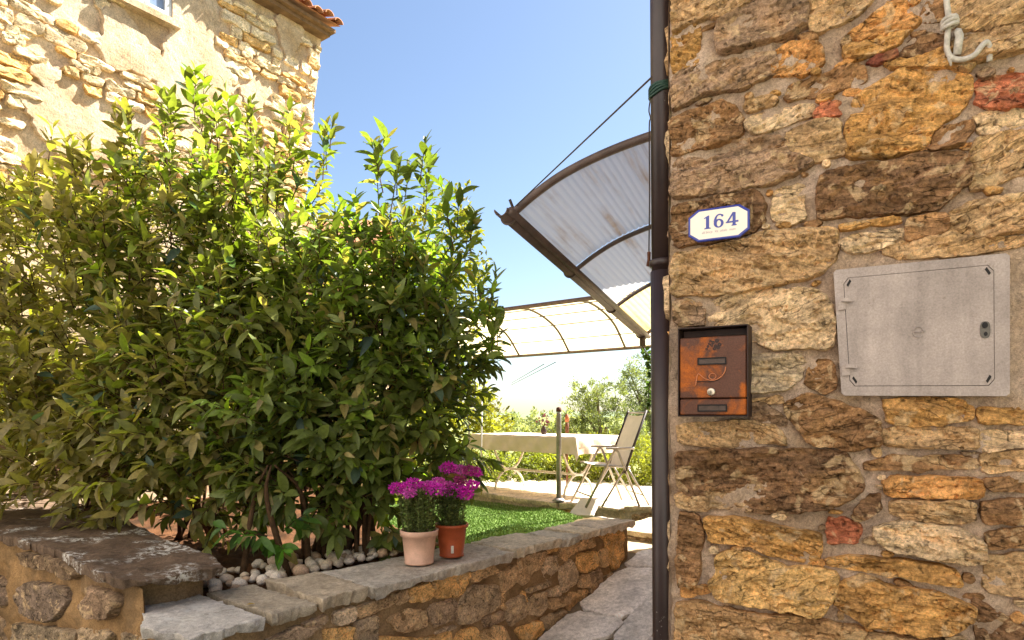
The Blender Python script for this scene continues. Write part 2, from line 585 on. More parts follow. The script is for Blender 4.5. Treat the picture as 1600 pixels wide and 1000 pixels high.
# stone tints, as seen in the photograph
TAN, OCH, ORG = lin(168, 136, 98), lin(168, 126, 74), lin(178, 128, 76)
DRK, GRB, PAL, RED = lin(116, 87, 62), lin(138, 112, 88), lin(190, 162, 126), lin(164, 98, 70)
BRN = lin(134, 100, 68)


# ------------------------------------------------------------------ surveyed wall planes and rough stones
class Plane:
    """a vertical plane through p along w; s runs along it, z up, out towards the lane"""
    def __init__(self, p, w):
        self.p = Vector((p[0], p[1], 0))
        self.w = Vector((w[0], w[1], 0)).normalized()
        self.n = self.w.cross(Vector((0, 0, 1)))

    def to3(self, s, z, out=0.0):
        return self.p + self.w * s + self.n * out + Vector((0, 0, z))

    def px(self, px, py, out=0.0):
        u = (px - CX) / FPX
        q = self.p + self.n * out
        s = (u * q.y - q.x) / (self.w.x - u * self.w.y)
        d = q.y + s * self.w.y
        return (s, EYE + (HZ - py) / FPX * d)

    def matrix(self, s, z, out=0.0):
        o = self.to3(s, z, out)
        return Matrix(((self.w.x, 0, self.n.x, o.x), (self.w.y, 0, self.n.y, o.y), (0, 1, 0, o.z), (0, 0, 0, 1)))


def outline(poly, step, seed, rough=0.0, smooth=1):
    """rounded, resampled and slightly ragged closed outline"""
    p = [Vector((a, b)) for a, b in poly]
    for _ in range(smooth):
        q = []
        for i in range(len(p)):
            a, b = p[i], p[(i + 1) % len(p)]
            q += [a.lerp(b, 0.13), a.lerp(b, 0.87)]
        p = q
    L = [(p[(i + 1) % len(p)] - p[i]).length for i in range(len(p))]
    tot = sum(L)
    n = max(14, int(tot / step))
    out, i, acc = [], 0, 0.0
    for k in range(n):
        t = tot * k / n
        while acc + L[i] < t - 1e-9:
            acc += L[i]; i += 1
        f = (t - acc) / max(L[i], 1e-9)
        out.append(p[i].lerp(p[(i + 1) % len(p)], f))
    c = sum(out, Vector((0, 0))) / n
    if rough > 0:
        out = [q + (q - c).normalized() * rough * (1.3 * fbm(q.x * 17 + seed, q.y * 17, seed * 1.7, 3) + 0.3 * fbm(q.x * 60 + seed, q.y * 60, seed, 3)) for q in out]
    return out, c


def rough_piece(name, poly, to3, mat, parent, color, height=0.015, bury=0.02, step=0.009, relief=0.008, seed=0.0,
                ragged=0.006, rings=(1.0, 0.965, 0.90, 0.8, 0.66, 0.5, 0.33, 0.16), tilt=(0, 0), strat=26.0, flat=False, smooth=1, grow=0.0, steps=3.0, dip=0.15, collect=None, grid=0.0):
    if grow:
        cc = sum((Vector(p) for p in poly), Vector((0, 0))) / len(poly)
        poly = [tuple(Vector(p) + (Vector(p) - cc).normalized() * grow) for p in poly]
    pts, c = outline(poly, step, seed, ragged, smooth)
    n = len(pts)
    if grid:
        rings = tuple(r for r in rings if r >= 0.945)
    vs = [to3(q.x, q.y, -bury) for q in pts]
    if flat:                          # broken edge: the lower arris runs its own way
        vs = []
        for q in pts:
            dv = (c - q).normalized() * (0.014 + 0.018 * fbm(q.x * 8 + 5 * seed, q.y * 8, seed + 3, 3))
            vs.append(to3(q.x + dv.x, q.y + dv.y, -bury * (1 + 0.35 * fbm(q.x * 9, q.y * 9, seed + 9, 3))))
        for q in pts:
            dv = (c - q).normalized() * (0.011 * fbm(q.x * 11 + 7 * seed, q.y * 11, seed + 5, 3) + 0.002)
            vs.append(to3(q.x + dv.x, q.y + dv.y, -bury * (0.5 + 0.3 * fbm(q.x * 16, q.y * 16, seed + 2, 3))))

    def lift(p, r, ri):
        x, y = p.x - c.x, p.y - c.y
        if flat:
            e = (-0.35, -0.05, 0)[min(ri, 2)] * min(0.02, max(height, 0.012))
        else:
            e = (-0.62, -0.10, 0)[min(ri, 2)] * height
        d = relief * fbm(p.x * 9 + seed * 3.1, p.y * 14 + seed, seed, 5)
        l = fbm(p.x * 5 + seed, (p.y + p.x * dip) * strat, seed * 2.3, 5)
        d += relief * 1.3 * (math.floor(l * steps + 0.5) / steps * 0.8 + l * 0.2)
        d += relief * 0.35 * fbm(p.x * 70 + seed, p.y * 90, seed, 3)
        k = min(1.0, (1.02 - r) * 10 + 0.35)
        return height + e + d * k + tilt[0] * x + tilt[1] * y

    for ri, r in enumerate(rings):
        for q in pts:
            p = c + (q - c) * r
            vs.append(to3(p.x, p.y, lift(p, r, ri)))
    fs = []
    nb_ = len(rings) + (1 if flat else 0)
    for ri in range(nb_):
        a, b = ri * n, (ri + 1) * n
        for i in range(n):
            j = (i + 1) % n
            fs.append((a + i, a + j, b + j, b + i))
    a = nb_ * n
    if grid:
        last = [c + (q - c) * rings[-1] for q in pts]
        rg = random.Random(int(seed * 1000) % 99991)
        xs = [q.x for q in last]; ys = [q.y for q in last]
        P = np.array([[q.x, q.y] for q in last]); Q = np.roll(P, -1, 0)
        gx, gy = np.meshgrid(np.arange(min(xs), max(xs), grid), np.arange(min(ys), max(ys), grid))
        G = np.stack([gx.ravel(), gy.ravel()], 1)
        G = G + np.array([[rg.uniform(-.3, .3) * grid, rg.uniform(-.3, .3) * grid] for _ in range(len(G))])
        cond = (P[None, :, 1] > G[:, None, 1]) != (Q[None, :, 1] > G[:, None, 1])
        xi = (Q[None, :, 0] - P[None, :, 0]) * (G[:, None, 1] - P[None, :, 1]) / np.where(np.abs(Q[:, 1] - P[:, 1]) < 1e-12, 1e-12, Q[:, 1] - P[:, 1])[None] + P[None, :, 0]
        ins = (np.sum(cond & (G[:, None, 0] < xi), 1) % 2) == 1
        far = np.min(np.linalg.norm(G[:, None] - P[None], axis=2), 1) > grid * 0.45
        G = G[ins & far]
        allp = last + [Vector((float(x), float(y))) for x, y in G]
        ov, _, of, orig, _, _ = delaunay_2d_cdt(allp, [(i, (i + 1) % n) for i in range(n)], [], 1, 1e-7)
        idx = []
        for vi, o_ in enumerate(ov):
            src = orig[vi][0] if orig[vi] else -1
            if 0 <= src < n:
                idx.append(a + src)
            else:
                vs.append(to3(o_.x, o_.y, lift(o_, 0.6, 5)))
                idx.append(len(vs) - 1)
        fs += [tuple(idx[i] for i in f) for f in of]
        m = a + n // 2
        v0, v1, v2 = (vs[i] for i in fs[-1])
    else:
        vs.append(to3(c.x, c.y, height + relief * fbm(c.x * 9 + seed * 3.1, c.y * 14 + seed, seed, 5)))
        m = len(vs) - 1
        for i in range(n):
            fs.append((a + i, a + (i + 1) % n, m))
        v0, v1, v2 = vs[a], vs[a + n // 3], vs[m]
    # orientation: make faces look outwards
    outv = to3(c.x, c.y, 1.0) - to3(c.x, c.y, 0.0)
    ring_out = (vs[2 * n - 1] - vs[n]).cross(vs[2 * n] - vs[n]) if len(rings) > 1 else (v1 - v0).cross(v2 - v0)
    core_out = (v1 - v0).cross(v2 - v0)
    area = sum(pts[i].x * pts[(i + 1) % n].y - pts[(i + 1) % n].x * pts[i].y for i in range(n))
    hand = (to3(c.x + .01, c.y, 0) - to3(c.x, c.y, 0)).cross(to3(c.x, c.y + .01, 0) - to3(c.x, c.y, 0)).dot(outv)
    nq = nb_ * n
    flip = area * hand < 0
    fs = [tuple(reversed(f)) if (flip if k < nq else core_out.dot(outv) < 0) else f for k, f in enumerate(fs)]
    if collect is not None:
        collect.add(vs, fs)
        return None
    o = link(name, new_mesh(name, vs, fs, True), mat, parent, color)
    try:
        o.data.set_sharp_from_angle(angle=R(38))
    except Exception:
        pass
    return o


def grid_mesh(name, fn, na, nb, mat, parent=None, smooth=True):
    vs = [fn(i / na, j / nb) for j in range(nb + 1) for i in range(na + 1)]
    fs = [(j * (na + 1) + i, j * (na + 1) + i + 1, (j + 1) * (na + 1) + i + 1, (j + 1) * (na + 1) + i) for j in range(nb) for i in range(na)]
    return link(name, new_mesh(name, vs, fs, smooth), mat, parent)


# ------------------------------------------------------------------ the setting: ground, lane, bed, lawn, terrace
g = MB().add([(-3000, -200, -0.45), (3000, -200, -0.45), (3000, 4000, -0.45), (-3000, 4000, -0.45)], [(0, 1, 2, 3)]).build('ground', M['ground'])
tag(g, kind='structure')

GW = Plane((-1.20, 2.35), (0.635, 0.772))          # face line of the low garden wall
WING = Plane((-2.60, 3.40), (1.40, -1.05))         # its left wing
d3, r3 = GW.w, GW.n                                # along the lane, across it (towards the house)


def lane_z(t):
    z = 0.10
    if t > 1.0: z += 0.257 * (t - 1.55) if t > 1.9 else 0.257 * 0.35 * ((t - 1.0) / 0.9) ** 2
    return min(z, 0.58)


def lane_pt(t, r, h=0.0):
    p = GW.p + d3 * t + r3 * r
    return Vector((p.x, p.y, lane_z(t) + h))


lane = grid_mesh('lane', lambda a, b: lane_pt(-8 + 13.4 * a, -0.15 + 6.0 * b, -0.012 + 0.006 * fbm(a * 60, b * 30, 1)), 110, 40, M['joint'])
tag(lane, kind='structure')

# irregular flagstones: jittered cells of the lane
rs = random.Random(5)
NT_, NR_ = 11, 6
gt = [[(0.9 + i * 0.38 + rs.uniform(-.12, .12) + (0.17 if j % 2 else 0), 0.0 + j * 0.34 + rs.uniform(-.09, .09) * (j > 0)) for i in range(NT_ + 1)] for j in range(NR_ + 1)]
for j in range(NR_):
    i = 0
    while i < NT_:
        wdt = 2 if (rs.random() < 0.3 and i < NT_ - 1) else 1
        q = [gt[j][i], gt[j][i + wdt], gt[j + 1][i + wdt], gt[j + 1][i]]
        i += wdt
        cx = sum(a for a, b in q) / 4; cy = sum(b for a, b in q) / 4
        q = [(cx + (a - cx) * 0.955, cy + (b - cy) * 0.95) for a, b in q]
        sh = rs.uniform(0.8, 1.15)
        base = lin(206, 200, 196)
        rough_piece('paving_stone', q, lambda a, b, h: lane_pt(a, b, h), M['slab'], lane, tuple(c * sh for c in base[:3]) + (1,), 0.012, 0.03, 0.02, 0.006, rs.uniform(0, 50), 0.012,
                    rings=(1.0, 0.97, 0.9, 0.7, 0.4), strat=9, flat=True)

# planting bed behind the garden wall, closed by the terrace
BC = [WING.to3(1.62, 0.79, -.20), GW.to3(1.72, 0.79, -.28), Vector((-2.6, 8.2, 0.79)), WING.to3(-2.6, 0.79, -.20)]
bed = grid_mesh('planting_bed', lambda a, b: BC[0].lerp(BC[1], a).lerp(BC[3].lerp(BC[2], a), b) + Vector((0, 0, 0.03 * fbm(a * 24, b * 34, 3))), 70, 90, M['soil'])
tag(bed, kind='structure')

TZ = EYE - 1.03                                     # lawn level
lawn_base = MB().add([GW.p + d3 * 1.75 - r3 * 0.22 + Vector((0, 0, TZ + .05)), GW.p + d3 * 3.35 - r3 * 0.22 + Vector((0, 0, TZ + .05)), GW.p + d3 * 4.3 - r3 * 1.1 + Vector((0, 0, TZ - .05)),
                      Vector((0.5, 7.0, TZ - .05)), Vector((-0.6, 8.6, TZ - .05)), Vector((-3.0, 8.0, TZ - .05))], [(0, 1, 2), (0, 2, 3), (0, 3, 4), (0, 4, 5)]).build('lawn', M['turf_back'])
tag(lawn_base, kind='structure')

PZ = EYE - 0.93                                     # terrace level
edge = [(-3.2, 10.9), (-1.9, 9.55), (-0.54, 8.05), (0.03, 7.35), (0.5, 6.86), (0.9, 6.72), (1.45, 6.60), (2.6, 6.30)]
back = [(5.0, 6.2), (6.0, 9.5), (2.8, 10.4), (-0.8, 12.6)]
terr = MB().prism([(x, y) for x, y in edge + back], PZ - 0.5, PZ - 0.05).build('terrace', M['terrace'], color=lin(200, 184, 160))
tag(terr, kind='structure')
# kerb slabs along the terrace edge
full = [Vector(p) for p in edge]
for i in range(len(full) - 1):
    a, b = full[i], full[i + 1]
    dr = (b - a).normalized(); nr = Vector((-dr.y, dr.x))
    n = max(1, round((b - a).length / 0.75))
    for k in range(n):
        p, q = a.lerp(b, k / n) + dr * .006, a.lerp(b, (k + 1) / n) - dr * .006
        poly = [tuple(p - nr * .03), tuple(q - nr * .03), tuple(q + nr * .34), tuple(p + nr * .34)]
        rough_piece('kerb_slab', poly, lambda x, y, h: Vector((x, y, PZ + h)), M['slab'], terr, lin(206, 188, 162), 0.0, 0.055, 0.03, 0.006, i * 3.3 + k, 0.012,
                    rings=(1.0, 0.97, 0.85, 0.5), strat=8, flat=True, smooth=0)
# terrace paving slabs behind the kerb
for i in range(-3, 6):
    for j in range(0, 4):
        o = Vector((0.35, 7.1)) + Vector((0.68, -0.62)).normalized() * (i * 0.62) + Vector((0.62, 0.68)).normalized() * (0.37 + j * 0.62)
        e1, e2 = Vector((0.68, -0.62)).normalized() * 0.30, Vector((0.62, 0.68)).normalized() * 0.30
        poly = [tuple(o - e1 - e2), tuple(o + e1 - e2), tuple(o + e1 + e2), tuple(o - e1 + e2)]
        if o.y < 6.9 or o.x > 2.3: continue
        rough_piece('paving_slab', poly, lambda x, y, h: Vector((x, y, PZ - 0.012 + h)), M['slab'], terr, lin(214, 198, 172), 0.0, 0.03, 0.05, 0.004, i * 7.3 + j, 0.004,
                    rings=(1.0, 0.97, 0.5), strat=8, flat=True, smooth=0)


# ------------------------------------------------------------------ the stone house on the right
HW = Plane((0.50, 2.00), (1.90, -1.0))
SW = Plane((0.50, 2.00), (0.49, 1.0))               # side wall running back from the corner
house = empty('stone_house', (0.5, 2.0, 0))
tag(house, 'brown rubble stone house wall carrying the mailbox, number plate and meter cabinet', 'house')
HTOP = EYE + 4.2


def hw_mortar(a, b):
    s, z = -0.005 + 2.75 * a, -0.35 + (HTOP + 0.35) * b
    e = -0.004 + 0.016 * fbm(s * 7, z * 9, 2.0, 5) + 0.010 * fbm(s * 26, z * 30, 4.0, 4)
    return HW.to3(s + (0.012 * fbm(3.1, z * 7, 1.0, 4) if a == 0 else 0), z, e)


front = grid_mesh('front_wall', hw_mortar, 260, 440, M['mortar'], house)

HS = [
    ([(1046, -30), (1190, -30), (1180, 0), (1128, 26), (1075, 42), (1049, 52)], TAN, 16),
    ([(1049, 58), (1092, 42), (1096, 100), (1066, 107), (1049, 113)], OCH, 12),
    ([(1123, 40), (1150, 22), (1195, 0), (1255, -15), (1259, 40), (1235, 57), (1180, 72), (1124, 86)], GRB, 14),
    ([(1050, 125), (1066, 112), (1130, 96), (1212, 78), (1211, 115), (1165, 135), (1100, 150), (1052, 172)], GRB, 12),
    ([(1211, 105), (1216, 85), (1232, 72), (1278, 67), (1288, 100), (1250, 115), (1213, 117)], ORG, 14),
    ([(1166, 165), (1196, 154), (1212, 155), (1205, 166), (1170, 176)], TAN, 8),
    ([(1232, 150), (1236, 132), (1290, 116), (1345, 104), (1352, 128), (1300, 146), (1240, 156)], BRN, 12),
    ([(1050, 188), (1080, 174), (1122, 165), (1150, 170), (1157, 190), (1155, 213), (1117, 226), (1060, 243), (1050, 240)], BRN, 16),
    ([(1170, 190), (1195, 175), (1262, 165), (1270, 182), (1215, 203), (1172, 212)], PAL, 10),
    ([(1277, 182), (1290, 165), (1311, 160), (1314, 182), (1280, 187)], RED, 7),
    ([(1228, 213), (1262, 198), (1312, 190), (1316, 238), (1280, 250), (1232, 236)], TAN, 12),
    ([(1050, 250), (1117, 232), (1165, 222), (1220, 214), (1228, 240), (1268, 255), (1250, 268), (1200, 290), (1140, 298), (1052, 312)], GRB, 18),
    ([(1328, 245), (1326, 195), (1336, 160), (1382, 125), (1420, 110), (1462, 108), (1512, 122), (1517, 147), (1492, 180), (1466, 196), (1440, 226), (1395, 244)], OCH, 20),
    ([(1452, 204), (1507, 195), (1514, 206), (1500, 226), (1466, 232), (1444, 228)], BRN, 12),
    ([(1322, 76), (1335, 68), (1360, 70), (1422, 48), (1404, 72), (1345, 93), (1325, 90)], OCH, 12),
    ([(1332, 52), (1368, 27), (1405, 6), (1434, 35), (1420, 46), (1365, 62), (1340, 64)], ORG, 10),
    ([(1262, -25), (1380, -25), (1352, 10), (1330, 32), (1300, 40), (1270, 50), (1262, 20)], TAN, 15),
    ([(1440, 25), (1455, 0), (1475, -20), (1480, 30), (1445, 33)], BRN, 9),
    ([(1486, -25), (1605, -25), (1605, 30), (1545, 42), (1500, 48), (1488, 25)], TAN, 14),
    ([(1402, 88), (1440, 58), (1475, 60), (1478, 78), (1450, 88), (1415, 94)], DRK, 12),
    ([(1355, 98), (1378, 88), (1400, 82), (1402, 92), (1365, 104)], lin(110, 62, 48), 7),
    ([(1384, 100), (1440, 93), (1480, 82), (1520, 100), (1510, 114), (1462, 104), (1400, 108)], OCH, 11),
    ([(1490, 66), (1540, 52), (1605, 42), (1605, 78), (1550, 95), (1500, 92)], TAN, 12),
    ([(1527, 135), (1540, 124), (1605, 118), (1605, 165), (1548, 168), (1527, 158), (1533, 147)], RED, 9),
    ([(1525, 222), (1560, 216), (1605, 212), (1605, 270), (1545, 290), (1518, 292), (1517, 250)], TAN, 11),
    ([(1528, 180), (1605, 172), (1605, 204), (1530, 212)], PAL, 8),
    ([(1281, 277), (1300, 268), (1365, 263), (1425, 248), (1512, 240), (1514, 285), (1482, 305), (1465, 325), (1418, 331), (1350, 337), (1285, 342), (1279, 320)], DRK, 16),
    ([(1315, 352), (1400, 340), (1402, 349), (1322, 362)], OCH, 9),
    ([(1420, 342), (1476, 335), (1478, 357), (1460, 368), (1422, 371)], BRN, 11),
    ([(1313, 376), (1350, 367), (1412, 357), (1420, 372), (1385, 386), (1330, 398)], PAL, 13),
    ([(1383, 388), (1420, 377), (1480, 370), (1530, 372), (1605, 370), (1605, 384), (1500, 398), (1425, 406), (1385, 400)], TAN, 9),
    ([(1482, 335), (1530, 318), (1605, 302), (1605, 362), (1540, 366), (1484, 360)], TAN, 12),
    ([(1053, 325), (1080, 318), (1140, 310), (1178, 303), (1197, 325), (1192, 348), (1172, 362), (1120, 375), (1055, 390)], DRK, 13),
    ([(1212, 300), (1252, 290), (1258, 340), (1235, 347), (1208, 340)], PAL, 8),
    ([(1054, 400), (1100, 392), (1150, 385), (1200, 366), (1260, 358), (1304, 358), (1305, 405), (1270, 434), (1170, 452), (1110, 461), (1056, 464)], TAN, 24),
    ([(1056, 470), (1097, 466), (1100, 500), (1099, 507), (1057, 507)], GRB, 11),
    ([(1106, 475), (1125, 463), (1190, 458), (1270, 450), (1300, 480), (1303, 500), (1292, 543), (1215, 543), (1175, 525), (1110, 505)], PAL, 17),
    ([(1171, 556), (1250, 553), (1256, 572), (1248, 592), (1225, 608), (1172, 613)], lin(176, 154, 124), 14),
    ([(1265, 575), (1282, 562), (1298, 568), (1302, 600), (1285, 612), (1262, 600)], BRN, 9),
    ([(1224, 628), (1265, 617), (1295, 622), (1333, 640), (1372, 655), (1372, 693), (1330, 698), (1290, 698), (1262, 690), (1240, 660)], BRN, 17),
    ([(1060, 662), (1165, 660), (1210, 667), (1232, 698), (1200, 692), (1140, 697), (1065, 693)], TAN, 12),
    ([(1172, 634), (1200, 634), (1222, 652), (1222, 664), (1180, 658)], GRB, 8),
    ([(1059, 708), (1110, 704), (1180, 702), (1318, 704), (1338, 740), (1345, 765), (1300, 790), (1240, 797), (1180, 798), (1105, 792), (1060, 762)], DRK, 22),
    ([(1058, 772), (1098, 775), (1104, 797), (1060, 792)], TAN, 8),
    ([(1061, 806), (1088, 802), (1099, 832), (1093, 905), (1062, 910)], BRN, 15),
    ([(1107, 807), (1160, 810), (1222, 825), (1278, 832), (1281, 860), (1272, 880), (1220, 867), (1160, 850), (1110, 847)], OCH, 17),
    ([(1125, 868), (1155, 862), (1190, 872), (1225, 886), (1270, 887), (1304, 892), (1304, 920), (1285, 955), (1270, 960), (1215, 945), (1180, 940), (1130, 935), (1112, 915)], lin(186, 148, 94), 22),
    ([(1058, 942), (1090, 938), (1160, 956), (1250, 964), (1345, 978), (1340, 1035), (1060, 1035)], lin(164, 128, 88), 15),
    ([(1065, 918), (1100, 915), (1108, 925), (1068, 932)], ORG, 8),
    ([(1386, 628), (1410, 622), (1500, 624), (1518, 637), (1518, 657), (1455, 663), (1388, 660)], OCH, 20),
    ([(1384, 672), (1420, 667), (1520, 668), (1522, 700), (1460, 698), (1386, 697)], TAN, 15),
    ([(1354, 722), (1410, 710), (1515, 712), (1525, 726), (1522, 733), (1460, 730), (1355, 735)], BRN, 14),
    ([(1383, 752), (1400, 744), (1500, 745), (1527, 750), (1527, 777), (1450, 775), (1388, 773)], ORG, 14),
    ([(1397, 783), (1523, 780), (1522, 815), (1450, 812), (1398, 805)], TAN, 16),
    ([(1338, 797), (1357, 775), (1372, 776), (1371, 790), (1355, 806)], DRK, 14),
    ([(1370, 822), (1425, 815), (1475, 822), (1532, 842), (1538, 875), (1518, 880), (1450, 865), (1392, 857), (1372, 842)], PAL, 24),
    ([(1294, 810), (1320, 812), (1338, 822), (1337, 848), (1295, 850)], RED, 9),
    ([(1290, 872), (1340, 867), (1460, 880), (1490, 890), (1502, 915), (1450, 907), (1365, 892), (1292, 882)], OCH, 17),
    ([(1310, 912), (1350, 897), (1400, 920), (1460, 925), (1515, 945), (1515, 962), (1490, 985), (1425, 985), (1370, 975), (1308, 947)], OCH, 22),
    ([(1355, 988), (1420, 997), (1490, 1000), (1480, 1040), (1350, 1040)], TAN, 12),
    ([(1520, 935), (1550, 955), (1605, 985), (1605, 1030), (1530, 1010)], DRK, 9),
    ([(1537, 748), (1605, 742), (1605, 768), (1550, 766)], BRN, 10),
    ([(1538, 785), (1605, 778), (1605, 814), (1545, 817), (1536, 800)], BRN, 12),
    ([(1545, 832), (1605, 826), (1605, 854), (1548, 854)], BRN, 10),
    ([(1530, 640), (1605, 636), (1605, 664), (1536, 662)], OCH, 10),
    ([(1535, 674), (1605, 672), (1605, 697), (1538, 702)], PAL, 9),
    ([(1538, 708), (1605, 704), (1605, 732), (1540, 736)], TAN, 9),
    ([(1545, 870), (1605, 866), (1605, 925), (1538, 920)], TAN, 10),
    ([(1175, 705 - 80), (1215, 618), (1218, 630), (1180, 632)], TAN, 6),
]
rs_h = random.Random(8)
for i, (poly, col, hh) in enumerate(HS):
    q = [HW.px(x, y) for x, y in poly]
    q = [(max(s, 0.004), z) for s, z in q]
    rough_piece('wall_stone', q, HW.to3, M['stone'], front, col, hh / 1000.0 * rs_h.uniform(.8, 1.5) + 0.001, 0.03, 0.0055, 0.0100 + hh * 0.00042, 3.7 * i + 1.3, 0.008,
                rings=(1.0, 0.982, 0.955), grid=0.0062, strat=16, grow=0.0105, tilt=(rs_h.uniform(-.05, .05), rs_h.uniform(-.16, .06)), steps=2.0, dip=rs_h.uniform(-.35, .25))
# chips packed into the wider joints
polys = [[HW.px(x, y) for x, y in p] for p, _, _ in HS]


def inside(pt, poly):
    c = False
    for i in range(len(poly)):
        (x1, y1), (x2, y2) = poly[i], poly[i - 1]
        if (y1 > pt[1]) != (y2 > pt[1]) and pt[0] < (x2 - x1) * (pt[1] - y1) / (y2 - y1) + x1: c = not c
    return c


rs_c = random.Random(4)
chips = []
for _ in range(6000):
    x, y = rs_c.uniform(1062, 1600), rs_c.uniform(-10, 1000)
    if x > 1290 and 385 < y < 630 or x < 1182 and 300 < y < 660: continue
    a, b = rs_c.uniform(.012, .034), rs_c.uniform(.008, .017)
    c = HW.px(x, y)
    tst = [(c[0] + a * q * math.cos(t), c[1] + b * q * math.sin(t)) for t in [k * .785 for k in range(8)] for q in (.5, 1.0)]
    if any(inside(q, p) for q in tst for p in polys): continue
    if any(abs(c[0] - u) < a + w + .006 and abs(c[1] - v) < b + h + .004 for u, v, w, h in chips): continue
    chips.append((c[0], c[1], a, b))
    if len(chips) > 46: break
for k, (u, v, a, b) in enumerate(chips):
    sl = rs_c.uniform(-.3, .3)
    poly = [(u + a * rs_c.uniform(.8, 1.1) * math.cos(t), v + b * rs_c.uniform(.8, 1.15) * math.sin(t) + sl * a * math.cos(t) * .6) for t in [q * math.pi / 3 + rs_c.uniform(-.2, .2) for q in range(6)]]
    rough_piece('wall_stone', poly, HW.to3, M['stone'], front, rs_c.choice([TAN, OCH, GRB, BRN, PAL, ORG]), rs_c.uniform(.007, .014), .02, .006, .006, k * 2.2 + 400, .004, rings=(1, .95, .85, .65, .35), strat=25)
# stones just outside the picture, so that the wall goes on
rs = random.Random(21)
z = -0.10
while z < HTOP - 0.15:
    hgt = rs.uniform(0.09, 0.16)
    s = rs.uniform(0.0, 0.06)
    while s < 2.5:
        wd = rs.uniform(0.14, 0.34)
        cpt = HW.to3(s + wd / 2, z + hgt / 2)
        px = CX + cpt.x / cpt.y * FPX; py = HZ - (cpt.z - EYE) / cpt.y * FPX
        top, bot = HZ - (z - 0.01 - EYE) / cpt.y * FPX, HZ - (z + hgt + .01 - EYE) / cpt.y * FPX
        lft = HW.to3(s, z); lpx = CX + lft.x / lft.y * FPX
        outside = top < -28 or bot > 1040 or lpx > 1608
        if outside and -330 < py < 1330 and lpx < 2300:
            j = lambda k=0.012: rs.uniform(-k, k)
            poly = [(s + .01 + j(), z + .01 + j()), (s + wd / 2, z + .005 + j()), (s + wd - .01 + j(), z + .01 + j()), (s + wd - .01 + j(), z + hgt - .01 + j()), (s + wd / 2 + j(), z + hgt + j()), (s + .01 + j(), z + hgt - .01 + j())]
            rough_piece('wall_stone', poly, HW.to3, M['stone'], front, rs.choice([TAN, OCH, GRB, BRN, PAL, DRK]), rs.uniform(.016, .026), 0.03, 0.014, 0.010, rs.uniform(0, 90), 0.007, rings=(1.0, 0.98, 0.95), grid=0.016, strat=16, grow=0.006)
        s += wd + 0.02
    z += hgt + 0.02

# side wall with its corner stones, and the roof over both
sidew = grid_mesh('side_wall', lambda a, b: SW.to3(4.3 * a, -0.4 + (HTOP + 0.4) * b, -0.010 + 0.008 * fbm(a * 40, b * 30, 9)) , 60, 40, M['mortar'], house)
z = 0.25
while z < EYE + 2.2:
    hgt = rs.uniform(.10, .20); s = rs.uniform(.02, .08)
    while s < 3.6:
        wd = rs.uniform(.18, .45)
        j = lambda k=0.012: rs.uniform(-k, k)
        rough_piece('wall_stone', [(s + j(), z + j()), (s + wd + j(), z + j()), (s + wd + j(), z + hgt + j()), (s + wd / 2, z + hgt + j()), (s + j(), z + hgt + j())], lambda a, b, o: SW.to3(a, b, -o), M['stone'], sidew,
                    rs.choice([TAN, OCH, GRB, BRN, PAL]), rs.uniform(.022, .034), .03, .03, .010, rs.uniform(0, 90), .008, rings=(1.0, .95, .8, .5, .25), strat=14)
        s += wd + .02
    z += hgt + .02
rb = MB()
c0, c1, c2 = HW.to3(-0.22, HTOP, 0.22), HW.to3(3.0, HTOP, 0.22), SW.to3(8.2, HTOP, 0)
off = SW.w * 4.5
rb.add([c0, c1, c1 + off, c0 + off, c0 + Vector((0, 0, .08)), c1 + Vector((0, 0, .08)), c1 + off + Vector((0, 0, .09)), c0 + off + Vector((0, 0, .09))],
       [(0, 3, 2, 1), (4, 5, 6, 7), (0, 1, 5, 4), (1, 2, 6, 5), (2, 3, 7, 6), (3, 0, 4, 7)])
rb.build('roof', M['tile'], house)

# ------------------------------------------------------------------ the low garden wall with its coping
gwall = empty('garden_wall', (-1.2, 2.35, 0.1))
tag(gwall, 'low rubble garden wall with grey flagstone coping along the lane', 'wall')
CZ = EYE - 0.80


def gw_mortar(a, b):
    t = -0.02 + 3.36 * a
    z = -0.3 + (CZ - 0.03 + 0.3) * b
    return GW.to3(t, z, -0.035 + 0.012 * fbm(t * 6, z * 6, 7, 5))


